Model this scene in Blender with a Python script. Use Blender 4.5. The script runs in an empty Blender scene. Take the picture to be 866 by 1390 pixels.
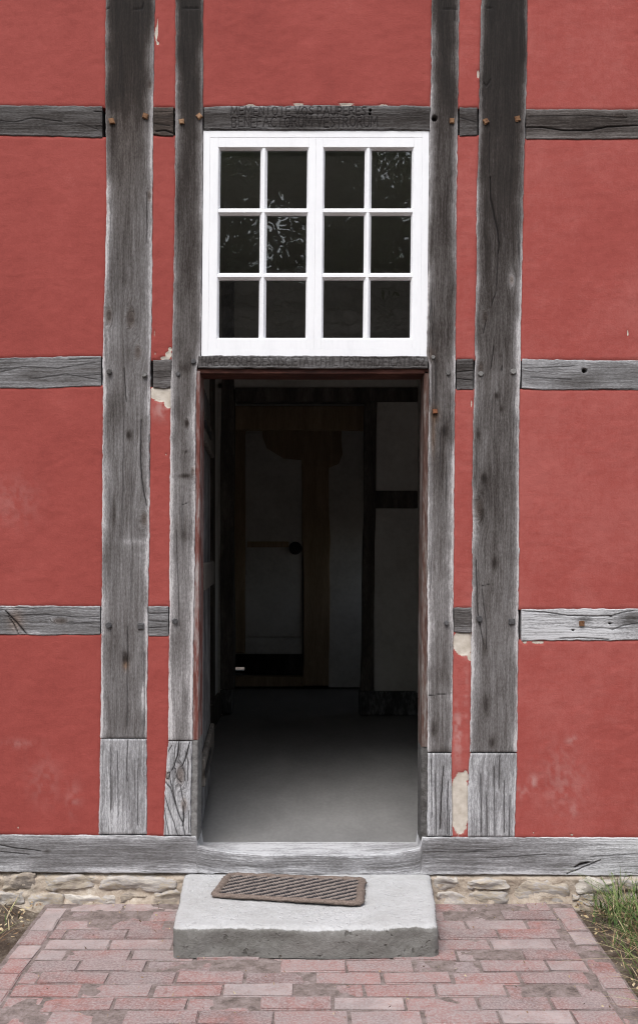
import bpy, bmesh, math, random
import numpy as np
from mathutils import Vector, Matrix, noise as mnoise

# ------------------------------------------------------------------ camera, sky, sun
S = bpy.context.scene
COL = S.collection
PPM = 310.0            # photo pixels per metre on the wall plane (Y = 0)
DC = 4.05              # camera to wall
ZC = 1.55              # eye height above the path
CX, HY = 433.0, 744.0  # vanishing point in the photo
FP = PPM * DC

cam_d = bpy.data.cameras.new('camera')
cam = bpy.data.objects.new('camera', cam_d)
COL.objects.link(cam)
cam.location = (0, -DC, ZC)
cam.rotation_euler = (math.radians(90), 0, 0)
cam_d.sensor_fit = 'VERTICAL'
cam_d.sensor_height = 36.0
cam_d.lens = FP / 1390.0 * 36.0
cam_d.shift_y = (HY - 695.0) / 1390.0
cam_d.clip_start = 0.05
cam_d.clip_end = 2000
S.camera = cam

SUN_EL, SUN_AZ = 58.0, 200.0   # overcast: a wide soft sun behind the camera
w = bpy.data.worlds.new('World')
S.world = w
w.use_nodes = True
nt = w.node_tree
bg = nt.nodes['Background']
sky = nt.nodes.new('ShaderNodeTexSky')
sky.sky_type = 'NISHITA'
sky.sun_disc = False
sky.sun_elevation = math.radians(SUN_EL)
sky.sun_rotation = math.radians(SUN_AZ)
sky.air_density = 1.2
sky.dust_density = 3.0
hsv = nt.nodes.new('ShaderNodeHueSaturation')
hsv.inputs['Saturation'].default_value = 0.42
nt.links.new(sky.outputs[0], hsv.inputs['Color'])
nt.links.new(hsv.outputs[0], bg.inputs[0])
bg.inputs[1].default_value = 0.14

sun_d = bpy.data.lights.new('sun', 'SUN')
sun_d.energy = 1.3
sun_d.angle = math.radians(35)
sun_d.color = (1.0, 0.98, 0.96)
sun = bpy.data.objects.new('sun', sun_d)
COL.objects.link(sun)
_az = math.radians(SUN_AZ)
_sd = Vector((math.sin(_az) * math.cos(math.radians(SUN_EL)), math.cos(_az) * math.cos(math.radians(SUN_EL)), math.sin(math.radians(SUN_EL))))
sun.rotation_euler = _sd.to_track_quat('Z', 'Y').to_euler()
sun.location = (0, -3, 8)

S.view_settings.view_transform = 'Standard'
S.view_settings.look = 'None'
S.view_settings.exposure = 0.9
S.view_settings.gamma = 1.0
S.render.engine = 'CYCLES'
S.cycles.use_denoising = True
S.cycles.filter_width = 1.1
S.cycles.max_bounces = 8
S.cycles.diffuse_bounces = 5
S.cycles.caustics_reflective = False
S.cycles.caustics_refractive = False

rng = np.random.default_rng(11)
random.seed(5)

# ------------------------------------------------------------------ helpers
def wx(px): return (px - CX) / PPM
def wz(py): return ZC + (HY - py) / PPM
def at(px, py, Z):                      # a pixel at a known distance Z from the camera
    return Vector(((px - CX) / FP * Z, Z - DC, ZC + (HY - py) / FP * Z))
def onz(px, py, z):                     # a pixel on a level surface of height z
    return at(px, py, FP * (ZC - z) / (py - HY))

def _hash(ix, iy, seed):
    h = (ix * 374761393 + iy * 668265263 + seed * 974634777) & 0xFFFFFFFF
    h = ((h ^ (h >> 13)) * 1274126177) & 0xFFFFFFFF
    h = h ^ (h >> 16)
    return (h & 0xFFFF) / 65535.0
def vn(x, y, seed=0):
    x = np.asarray(x, float); y = np.asarray(y, float)
    ix = np.floor(x).astype(np.int64); iy = np.floor(y).astype(np.int64)
    fx = x - ix; fy = y - iy
    fx = fx * fx * (3 - 2 * fx); fy = fy * fy * (3 - 2 * fy)
    a = _hash(ix, iy, seed); b = _hash(ix + 1, iy, seed)
    c = _hash(ix, iy + 1, seed); d = _hash(ix + 1, iy + 1, seed)
    return (a * (1 - fx) + b * fx) * (1 - fy) + (c * (1 - fx) + d * fx) * fy
def fbm(x, y, seed=0, octv=4):
    s = 0; a = 0.5; t = 0
    for k in range(octv):
        s = s + a * vn(x * 2 ** k, y * 2 ** k, seed + 17 * k); t += a; a *= 0.55
    return s / t
def sstep(a, b, x):
    t = np.clip((x - a) / (b - a), 0, 1)
    return t * t * (3 - 2 * t)

def link(o, parent=None):
    COL.objects.link(o)
    if parent is not None:
        o.parent = parent
    return o
def tag(o, label=None, cat=None, group=None, kind=None):
    if label: o['label'] = label
    if cat: o['category'] = cat
    if group: o['group'] = group
    if kind: o['kind'] = kind
    return o
def empty(name, loc=(0, 0, 0)):
    o = bpy.data.objects.new(name, None)
    o.location = loc
    o.empty_display_size = 0.2
    return link(o)
def qmesh(name, V, F, mat, parent=None, attrs=None, smooth=True):
    V = np.asarray(V, np.float32); F = np.asarray(F, np.int32)
    me = bpy.data.meshes.new(name)
    me.vertices.add(len(V)); me.vertices.foreach_set('co', V.ravel())
    me.loops.add(F.size); me.loops.foreach_set('vertex_index', F.ravel())
    me.polygons.add(len(F)); me.polygons.foreach_set('loop_start', np.arange(0, F.size, F.shape[1], dtype=np.int32))
    me.polygons.foreach_set('use_smooth', np.full(len(F), smooth))
    me.update(calc_edges=True)
    for k, arr in (attrs or {}).items():
        arr = np.asarray(arr, np.float32)
        if arr.shape[1] == 4:
            at_ = me.attributes.new(k, 'FLOAT_COLOR', 'POINT'); at_.data.foreach_set('color', arr.ravel())
        else:
            at_ = me.attributes.new(k, 'FLOAT_VECTOR', 'POINT'); at_.data.foreach_set('vector', arr.ravel())
    me.materials.append(mat)
    return link(bpy.data.objects.new(name, me), parent)
def gridfaces(n, m, off=0):             # n rows x m cols of vertices
    i = np.arange((n - 1))[:, None] * m + np.arange(m - 1)[None, :]
    i = i.ravel() + off
    return np.stack([i, i + 1, i + m + 1, i + m], 1)
def bobj(name, bm, mat, parent=None, smooth=False):
    me = bpy.data.meshes.new(name)
    bm.to_mesh(me); bm.free()
    if smooth:
        me.polygons.foreach_set('use_smooth', np.full(len(me.polygons), True))
    me.materials.append(mat)
    return link(bpy.data.objects.new(name, me), parent)
def bbox(bm, x0, x1, y0, y1, z0, z1, bev=0.0, seg=1):
    r = bmesh.ops.create_cube(bm, size=1)
    vs = r['verts']
    bmesh.ops.scale(bm, vec=(x1 - x0, y1 - y0, z1 - z0), verts=vs)
    bmesh.ops.translate(bm, vec=((x0 + x1) / 2, (y0 + y1) / 2, (z0 + z1) / 2), verts=vs)
    if bev:
        es = list({e for v in vs for e in v.link_edges})
        bmesh.ops.bevel(bm, geom=es, offset=bev, segments=seg, affect='EDGES', profile=0.6)
def box(name, mat, parent, x0, x1, y0, y1, z0, z1, bev=0.0, jit=0.0):
    bm = bmesh.new()
    bbox(bm, x0, x1, y0, y1, z0, z1, bev)
    if jit:
        for v in bm.verts:
            v.co += Vector((random.uniform(-jit, jit), random.uniform(-jit, jit), random.uniform(-jit, jit)))
    return bobj(name, bm, mat, parent)

# ------------------------------------------------------------------ node materials
class NM:
    def __init__(self, name, rough=0.85):
        self.m = bpy.data.materials.new(name); self.m.use_nodes = True
        self.t = self.m.node_tree; self.b = self.t.nodes['Principled BSDF']
        self.b.inputs['Roughness'].default_value = rough
        self.b.inputs['Specular IOR Level'].default_value = 0.25
    def n(self, typ, **kw):
        nd = self.t.nodes.new(typ)
        for k, v in kw.items(): setattr(nd, k, v)
        return nd
    def l(self, a, b): self.t.links.new(a, b)
    def attr(self, name): return self.n('ShaderNodeAttribute', attribute_name=name)
    def math(self, op, a, b=None, c=None, clamp=False):
        nd = self.n('ShaderNodeMath', operation=op); nd.use_clamp = clamp
        for i, v in enumerate((a, b, c)):
            if v is None: continue
            if isinstance(v, (int, float)): nd.inputs[i].default_value = v
            else: self.l(v, nd.inputs[i])
        return nd.outputs[0]
    def vec(self, src, scale, loc=(0, 0, 0)):
        nd = self.n('ShaderNodeMapping'); nd.inputs['Scale'].default_value = scale; nd.inputs['Location'].default_value = loc
        self.l(src, nd.inputs[0]); return nd.outputs[0]
    def noise(self, v, scale, detail=3, rough=0.55, dist=0.0):
        nd = self.n('ShaderNodeTexNoise'); nd.inputs['Scale'].default_value = scale
        nd.inputs['Detail'].default_value = detail; nd.inputs['Roughness'].default_value = rough
        nd.inputs['Distortion'].default_value = dist
        self.l(v, nd.inputs['Vector']); return nd.outputs[0]
    def ramp(self, f, stops, interp='LINEAR'):
        nd = self.n('ShaderNodeValToRGB'); cr = nd.color_ramp; cr.interpolation = interp
        while len(cr.elements) < len(stops): cr.elements.new(0.5)
        for e, (p, c) in zip(cr.elements, stops):
            e.position = p; e.color = (*c, 1) if len(c) == 3 else c
        self.l(f, nd.inputs[0]); return nd.outputs[0]
    def mix(self, f, a, b, mode='MIX'):
        nd = self.n('ShaderNodeMix', data_type='RGBA', blend_type=mode)
        for i, v in ((0, f), (6, a), (7, b)):
            if isinstance(v, (int, float)): nd.inputs[i].default_value = v
            elif isinstance(v, tuple): nd.inputs[i].default_value = (*v, 1)
            else: self.l(v, nd.inputs[i])
        return nd.outputs[2]
    def bump(self, h, strength, dist):
        nd = self.n('ShaderNodeBump'); nd.inputs['Strength'].default_value = strength; nd.inputs['Distance'].default_value = dist
        self.l(h, nd.inputs['Height']); self.l(nd.outputs[0], self.b.inputs['Normal'])
    def col(self, c):
        if isinstance(c, tuple): self.b.inputs['Base Color'].default_value = (*c, 1)
        else: self.l(c, self.b.inputs['Base Color'])
    def obj(self): return self.n('ShaderNodeTexCoord').outputs['Object']
    def geo(self): return self.n('ShaderNodeNewGeometry').outputs['Position']
    def rnd(self): return self.n('ShaderNodeObjectInfo').outputs['Random']

def mat_wood():
    q = NM('weathered_oak', 0.88)
    g = q.attr('grain').outputs['Vector']
    ta = q.attr('tone').outputs['Color']
    sp = q.n('ShaderNodeSeparateColor'); q.l(ta, sp.inputs[0])
    tone, dark, warm = sp.outputs[0], sp.outputs[1], sp.outputs[2]
    n1 = q.noise(q.vec(g, (330, 9, 1)), 1, 3, 0.6)
    n2 = q.noise(q.vec(g, (95, 2.6, 1)), 1, 4, 0.6)
    n3 = q.noise(q.vec(g, (16, 5, 1), (3, 7, 0)), 1, 4, 0.6)
    nf = q.noise(q.vec(g, (260, 70, 1), (9, 2, 0)), 1, 2, 0.7)
    v = q.math('MULTIPLY', q.math('SUBTRACT', n1, 0.5), 0.62)
    v = q.math('MULTIPLY_ADD', q.math('SUBTRACT', n2, 0.5), 0.62, v)
    v = q.math('MULTIPLY_ADD', q.math('SUBTRACT', n3, 0.5), 0.55, v)
    v = q.math('MULTIPLY_ADD', q.math('SUBTRACT', nf, 0.5), 0.62, v)
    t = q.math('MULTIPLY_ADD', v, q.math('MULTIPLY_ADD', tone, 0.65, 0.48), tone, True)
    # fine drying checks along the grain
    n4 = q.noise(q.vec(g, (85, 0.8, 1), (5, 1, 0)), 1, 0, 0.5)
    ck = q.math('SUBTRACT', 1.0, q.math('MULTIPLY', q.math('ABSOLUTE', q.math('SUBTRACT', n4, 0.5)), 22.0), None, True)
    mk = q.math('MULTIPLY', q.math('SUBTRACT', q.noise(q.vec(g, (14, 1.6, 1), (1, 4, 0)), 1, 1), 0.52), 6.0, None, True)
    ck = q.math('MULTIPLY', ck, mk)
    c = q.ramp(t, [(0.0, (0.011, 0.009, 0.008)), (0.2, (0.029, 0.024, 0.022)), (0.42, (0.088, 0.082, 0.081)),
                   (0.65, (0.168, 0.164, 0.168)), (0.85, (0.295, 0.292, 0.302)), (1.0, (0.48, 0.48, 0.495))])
    cw = q.mix(warm, c, q.mix(1.0, c, (1.45, 0.98, 0.66), 'MULTIPLY'))
    dk = q.math('MAXIMUM', dark, q.math('MULTIPLY', ck, 0.75))
    cd = q.mix(dk, cw, (0.010, 0.008, 0.008))
    q.col(cd)
    h = q.math('ADD', q.math('MULTIPLY', n1, 0.5), q.math('MULTIPLY', n2, 0.7))
    h = q.math('SUBTRACT', h, q.math('MULTIPLY', ck, 0.8))
    q.bump(h, 0.55, 0.0035)
    return q.m

def mat_plaster():
    q = NM('red_limewash', 0.9)
    p = q.geo()
    a = q.attr('tone').outputs['Color']
    sp = q.n('ShaderNodeSeparateColor'); q.l(a, sp.inputs[0])
    chip, var, pale = sp.outputs[0], sp.outputs[1], sp.outputs[2]
    n1 = q.noise(q.vec(p, (3.0, 1, 2.2)), 1, 4, 0.6, 0.4)
    n2 = q.noise(q.vec(p, (40, 1, 9)), 1, 3, 0.6, 1.2)        # brush strokes down
    n3 = q.noise(q.vec(p, (7, 1, 48)), 1, 3, 0.6, 1.0)        # brush strokes across
    n6 = q.noise(q.vec(p, (10, 1, 12)), 1, 4, 0.65, 0.8)
    n4 = q.noise(q.vec(p, (160, 160, 160)), 1, 2, 0.6)
    f = q.math('MULTIPLY_ADD', q.math('SUBTRACT', n1, 0.5), 1.0, 0.5)
    f = q.math('MULTIPLY_ADD', q.math('SUBTRACT', n2, 0.5), 0.30, f)
    f = q.math('MULTIPLY_ADD', q.math('SUBTRACT', n6, 0.5), 0.55, f)
    f = q.math('MULTIPLY_ADD', q.math('SUBTRACT', n3, 0.5), 0.26, f)
    f = q.math('MULTIPLY_ADD', q.math('SUBTRACT', var, 0.5), 1.0, f)
    f = q.math('MULTIPLY_ADD', q.math('SUBTRACT', n4, 0.5), 0.55, f, True)
    c = q.ramp(f, [(0.0, (0.232, 0.045, 0.038)), (0.35, (0.270, 0.054, 0.045)), (0.65, (0.296, 0.063, 0.053)), (1.0, (0.338, 0.088, 0.076))])
    c = q.mix(pale, c, (0.47, 0.31, 0.29))
    n5 = q.noise(q.vec(p, (70, 1, 70)), 1, 3, 0.7)
    ce = q.math('MULTIPLY', q.math('SUBTRACT', q.math('MULTIPLY_ADD', q.math('SUBTRACT', n5, 0.5), 0.5, chip), 0.42), 9.0, None, True)
    cc = q.ramp(q.noise(q.vec(p, (30, 1, 30)), 1, 3), [(0.3, (0.42, 0.37, 0.31)), (0.65, (0.56, 0.51, 0.45))])
    c = q.mix(ce, c, cc)
    q.col(c)
    h = q.math('ADD', q.math('MULTIPLY', n3, 0.22), q.math('MULTIPLY', n2, 0.22))
    h = q.math('ADD', h, q.math('MULTIPLY', n4, 0.5))
    h = q.math('SUBTRACT', h, q.math('MULTIPLY', ce, 0.8))
    q.bump(h, 0.5, 0.003)
    return q.m

def mat_noise(name, stops, scale, detail=4, rough=0.9, bs=0.4, bd=0.004, fine=60, obj=False, rnd=0.0, stretch=(1, 1, 1), amp=1.6):
    q = NM(name, rough)
    p = q.obj() if obj else q.geo()
    if rnd or obj:
        cmb = q.n('ShaderNodeVectorMath', operation='ADD'); q.l(p, cmb.inputs[0])
        r3 = q.n('ShaderNodeCombineXYZ'); rr = q.math('MULTIPLY', q.rnd(), 37.0)
        for k in range(3): q.l(rr, r3.inputs[k])
        q.l(r3.outputs[0], cmb.inputs[1]); p = cmb.outputs[0]
    n1 = q.noise(q.vec(p, stretch), scale, detail, 0.62, 0.3)
    n2 = q.noise(q.vec(p, stretch), fine, 3, 0.65)
    f = q.math('MULTIPLY_ADD', q.math('SUBTRACT', n1, 0.5), amp, 0.5)
    f = q.math('MULTIPLY_ADD', q.math('SUBTRACT', n2, 0.5), amp * 0.55, f)
    if rnd: f = q.math('MULTIPLY_ADD', q.math('SUBTRACT', q.rnd(), 0.5), rnd, f)
    f = q.math('ADD', f, 0.0, None, True)
    q.col(q.ramp(f, stops))
    h = q.math('ADD', q.math('MULTIPLY', n1, 0.7), q.math('MULTIPLY', n2, 0.45))
    q.bump(h, bs, bd)
    return q.m

def mat_plain(name, c, rough=0.6, amp=0.12):
    q = NM(name, rough)
    n = q.noise(q.obj(), 14, 3)
    k = [tuple(v * (1 - amp) for v in c), tuple(min(v * (1 + amp), 1) for v in c)]
    q.col(q.ramp(n, [(0.25, k[0]), (0.75, k[1])]))
    return q.m

WOOD = mat_wood()
RED = mat_plaster()
WHITE = mat_noise('white_paint', [(0.0, (0.74, 0.745, 0.77)), (0.5, (0.80, 0.805, 0.83)), (1, (0.83, 0.835, 0.855))], 7, 3, 0.45, 0.12, 0.001, 90, stretch=(1, 1, 0.3))
MORTAR = mat_noise('lime_mortar', [(0.0, (0.20, 0.155, 0.12)), (0.35, (0.33, 0.27, 0.215)), (0.7, (0.43, 0.37, 0.305)), (1, (0.54, 0.49, 0.43))], 9, 5, 0.95, 0.9, 0.010, 70)
STONE = mat_noise('rubble_limestone', [(0.0, (0.15, 0.13, 0.115)), (0.25, (0.27, 0.23, 0.195)), (0.45, (0.36, 0.31, 0.245)), (0.6, (0.34, 0.315, 0.30)), (0.8, (0.44, 0.40, 0.35)), (1, (0.52, 0.49, 0.45))], 11, 5, 0.92, 0.9, 0.008, 60, obj=True, rnd=0.5, stretch=(0.6, 1, 1.6))
STEP = mat_noise('worn_step_stone', [(0.0, (0.24, 0.235, 0.225)), (0.4, (0.36, 0.355, 0.345)), (0.7, (0.43, 0.43, 0.42)), (1, (0.53, 0.53, 0.52))], 5, 5, 0.9, 0.75, 0.006, 75, stretch=(0.8, 1.2, 1))
FLOOR = mat_noise('lime_screed_floor', [(0.0, (0.13, 0.128, 0.127)), (0.5, (0.185, 0.182, 0.18)), (1, (0.245, 0.241, 0.237))], 2.2, 5, 0.85, 0.3, 0.004, 38, stretch=(1.5, 0.7, 1), amp=1.1)
SOIL = mat_noise('soil', [(0.0, (0.045, 0.032, 0.024)), (0.45, (0.095, 0.072, 0.055)), (0.75, (0.17, 0.14, 0.11)), (1, (0.30, 0.26, 0.21))], 14, 6, 0.95, 1.0, 0.02, 90)
JOINT = mat_noise('sandy_joint', [(0.0, (0.06, 0.048, 0.04)), (0.45, (0.17, 0.135, 0.125)), (1, (0.29, 0.24, 0.23))], 22, 5, 0.95, 1.0, 0.008, 110)
IPLAST = mat_noise('old_interior_plaster', [(0.0, (0.42, 0.41, 0.385)), (0.5, (0.56, 0.55, 0.52)), (1, (0.66, 0.65, 0.62))], 2.5, 4, 0.95, 0.5, 0.006, 25)
IWALL = mat_noise('limewashed_hall', [(0.0, (0.60, 0.59, 0.57)), (0.5, (0.70, 0.69, 0.67)), (1, (0.76, 0.75, 0.73))], 2.5, 4, 0.95, 0.4, 0.006, 25)
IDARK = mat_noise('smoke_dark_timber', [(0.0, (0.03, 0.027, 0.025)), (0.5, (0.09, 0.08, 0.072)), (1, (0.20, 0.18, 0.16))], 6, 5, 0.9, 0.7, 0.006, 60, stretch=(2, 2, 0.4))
IBROWN = mat_noise('brown_timber', [(0.0, (0.20, 0.14, 0.085)), (0.5, (0.32, 0.235, 0.15)), (1, (0.44, 0.33, 0.22))], 5, 5, 0.85, 0.6, 0.005, 45, stretch=(2.5, 2.5, 0.4))
DOORM = mat_noise('peeling_grey_door', [(0.0, (0.03, 0.03, 0.031)), (0.45, (0.09, 0.09, 0.094)), (0.62, (0.19, 0.19, 0.20)), (1, (0.30, 0.30, 0.31))], 5, 6, 0.85, 0.6, 0.004, 40, stretch=(1.5, 1.5, 0.5), amp=2.0)
LINER = mat_noise('red_stained_jamb', [(0.0, (0.09, 0.035, 0.028)), (0.38, (0.155, 0.055, 0.045)), (0.58, (0.21, 0.14, 0.13)), (1, (0.36, 0.34, 0.335))], 14, 5, 0.85, 0.6, 0.003, 70, stretch=(3, 1, 0.35), amp=2.0)
LINER2 = mat_noise('brown_stained_jamb', [(0.0, (0.035, 0.020, 0.016)), (0.4, (0.085, 0.045, 0.036)), (0.7, (0.14, 0.115, 0.105)), (1, (0.24, 0.225, 0.215))], 14, 5, 0.85, 0.6, 0.003, 70, stretch=(3, 1, 0.35), amp=2.0)
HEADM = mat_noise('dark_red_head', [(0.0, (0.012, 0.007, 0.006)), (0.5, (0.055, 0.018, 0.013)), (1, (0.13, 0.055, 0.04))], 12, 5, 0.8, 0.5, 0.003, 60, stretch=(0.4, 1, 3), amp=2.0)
PEGO = mat_noise('fresh_oak_peg', [(0.0, (0.09, 0.042, 0.02)), (0.5, (0.22, 0.115, 0.058)), (1, (0.36, 0.23, 0.14))], 40, 3, 0.8, 0.5, 0.002, 220, obj=True, rnd=0.5)
PEGG = mat_noise('grey_oak_peg', [(0.0, (0.05, 0.047, 0.045)), (0.5, (0.12, 0.115, 0.112)), (1, (0.24, 0.235, 0.23))], 40, 3, 0.85, 0.5, 0.002, 220, obj=True, rnd=0.7)
PEGD = mat_noise('dark_bolt', [(0.0, (0.03, 0.029, 0.030)), (0.5, (0.075, 0.073, 0.076)), (1, (0.15, 0.148, 0.152))], 40, 3, 0.6, 0.4, 0.002, 200, obj=True, rnd=0.4)
RUST = mat_noise('rusty_iron', [(0.0, (0.07, 0.025, 0.012)), (0.5, (0.17, 0.065, 0.03)), (1, (0.27, 0.13, 0.07))], 60, 3, 0.85, 0.5, 0.002, 220, obj=True)
BLACKIRON = mat_plain('black_iron', (0.015, 0.015, 0.016), 0.6)
BARK = mat_noise('tree_bark', [(0.0, (0.03, 0.024, 0.018)), (1, (0.11, 0.09, 0.07))], 8, 4, 0.95, 0.8, 0.02, 30)
BARNB = mat_noise('dark_barn_boards', [(0.0, (0.02, 0.017, 0.015)), (1, (0.06, 0.052, 0.046))], 5, 4, 0.9, 0.5, 0.01, 30, obj=True, rnd=0.4)
BARNR = mat_noise('old_roof_tile', [(0.0, (0.05, 0.045, 0.04)), (0.6, (0.11, 0.095, 0.085)), (1, (0.22, 0.19, 0.17))], 5, 4, 0.9, 0.5, 0.01, 30, obj=True, rnd=0.5)

def mat_brick():
    q = NM('path_brick', 0.92)
    p = q.geo(); r = q.rnd()
    n1 = q.noise(p, 16, 5, 0.65, 0.3); n2 = q.noise(p, 120, 3, 0.65)
    f = q.math('MULTIPLY_ADD', q.math('SUBTRACT', n1, 0.5), 1.3, q.math('MULTIPLY_ADD', r, 0.95, 0.0))
    f = q.math('MULTIPLY_ADD', q.math('SUBTRACT', n2, 0.5), 0.7, f, True)
    c = q.ramp(f, [(0.0, (0.17, 0.10, 0.094)), (0.25, (0.27, 0.115, 0.10)), (0.5, (0.32, 0.175, 0.16)), (0.75, (0.335, 0.235, 0.222)), (1.0, (0.44, 0.36, 0.345))])
    # grey lichen and dust lying over the bricks
    d = q.noise(p, 4.2, 5, 0.65, 0.4)
    dm = q.math('MULTIPLY', q.math('SUBTRACT', q.math('MULTIPLY_ADD', q.math('SUBTRACT', n2, 0.5), 0.75, d), 0.24), 2.8, None, True)
    c = q.mix(q.math('MULTIPLY', dm, 0.85), c, q.ramp(n2, [(0.3, (0.185, 0.152, 0.148)), (0.7, (0.33, 0.288, 0.284))]))
    q.col(c)
    q.bump(q.math('ADD', n1, q.math('MULTIPLY', n2, 0.5)), 0.8, 0.006)
    return q.m
BRICK = mat_brick()

def mat_glass():
    q = NM('old_window_glass', 0.0)
    p = q.geo()
    n = q.noise(q.vec(p, (1, 1, 0.7)), 11, 1, 0.5, 0.6)
    bp = q.n('ShaderNodeBump'); bp.inputs['Strength'].default_value = 0.05; bp.inputs['Distance'].default_value = 0.012
    q.l(n, bp.inputs['Height'])
    fr = q.n('ShaderNodeFresnel'); fr.inputs['IOR'].default_value = 1.58
    tr = q.n('ShaderNodeBsdfTransparent'); tr.inputs[0].default_value = (0.90, 0.93, 0.90, 1)
    gl = q.n('ShaderNodeBsdfGlossy'); gl.inputs['Roughness'].default_value = 0.0; gl.inputs[0].default_value = (1, 1, 1, 1)
    q.l(bp.outputs[0], gl.inputs['Normal'])
    mx = q.n('ShaderNodeMixShader'); q.l(fr.outputs[0], mx.inputs[0]); q.l(tr.outputs[0], mx.inputs[1]); q.l(gl.outputs[0], mx.inputs[2])
    q.t.nodes.remove(q.b)
    q.l(mx.outputs[0], q.t.nodes['Material Output'].inputs[0])
    return q.m
GLASS = mat_glass()

def mat_leaf(name, a, b, tr=0.45):
    q = NM(name, 0.6)
    n = q.noise(q.geo(), 3.0, 3)
    c = q.ramp(n, [(0.3, a), (0.7, b)])
    q.col(c)
    ts = q.n('ShaderNodeBsdfTranslucent'); q.l(c, ts.inputs[0])
    mx = q.n('ShaderNodeMixShader'); mx.inputs[0].default_value = tr
    q.l(q.b.outputs[0], mx.inputs[1]); q.l(ts.outputs[0], mx.inputs[2])
    q.l(mx.outputs[0], q.t.nodes['Material Output'].inputs[0])
    return q.m
LEAF = mat_leaf('tree_leaves', (0.05, 0.065, 0.025), (0.12, 0.16, 0.055))

def mat_blade():
    q = NM('grass_blades', 0.7)
    a = q.attr('tone').outputs['Color']
    q.col(a)
    return q.m
BLADE = mat_blade()

# ------------------------------------------------------------------ timbers as carved height fields
def seg_dist(PX, PY, pts):
    d = np.full(PX.shape, 1e9); tpos = np.zeros(PX.shape)
    L = 0
    tot = sum(math.hypot(b[0] - a[0], b[1] - a[1]) for a, b in zip(pts, pts[1:])) or 1
    for a, b in zip(pts, pts[1:]):
        vx, vy = b[0] - a[0], b[1] - a[1]; l2 = vx * vx + vy * vy or 1e-6
        t = np.clip(((PX - a[0]) * vx + (PY - a[1]) * vy) / l2, 0, 1)
        dd = np.hypot(PX - a[0] - t * vx, PY - a[1] - t * vy)
        m = dd < d
        d = np.where(m, dd, d); tpos = np.where(m, (L + t * math.sqrt(l2)) / tot, tpos)
        L += math.sqrt(l2)
    return d, tpos

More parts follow.
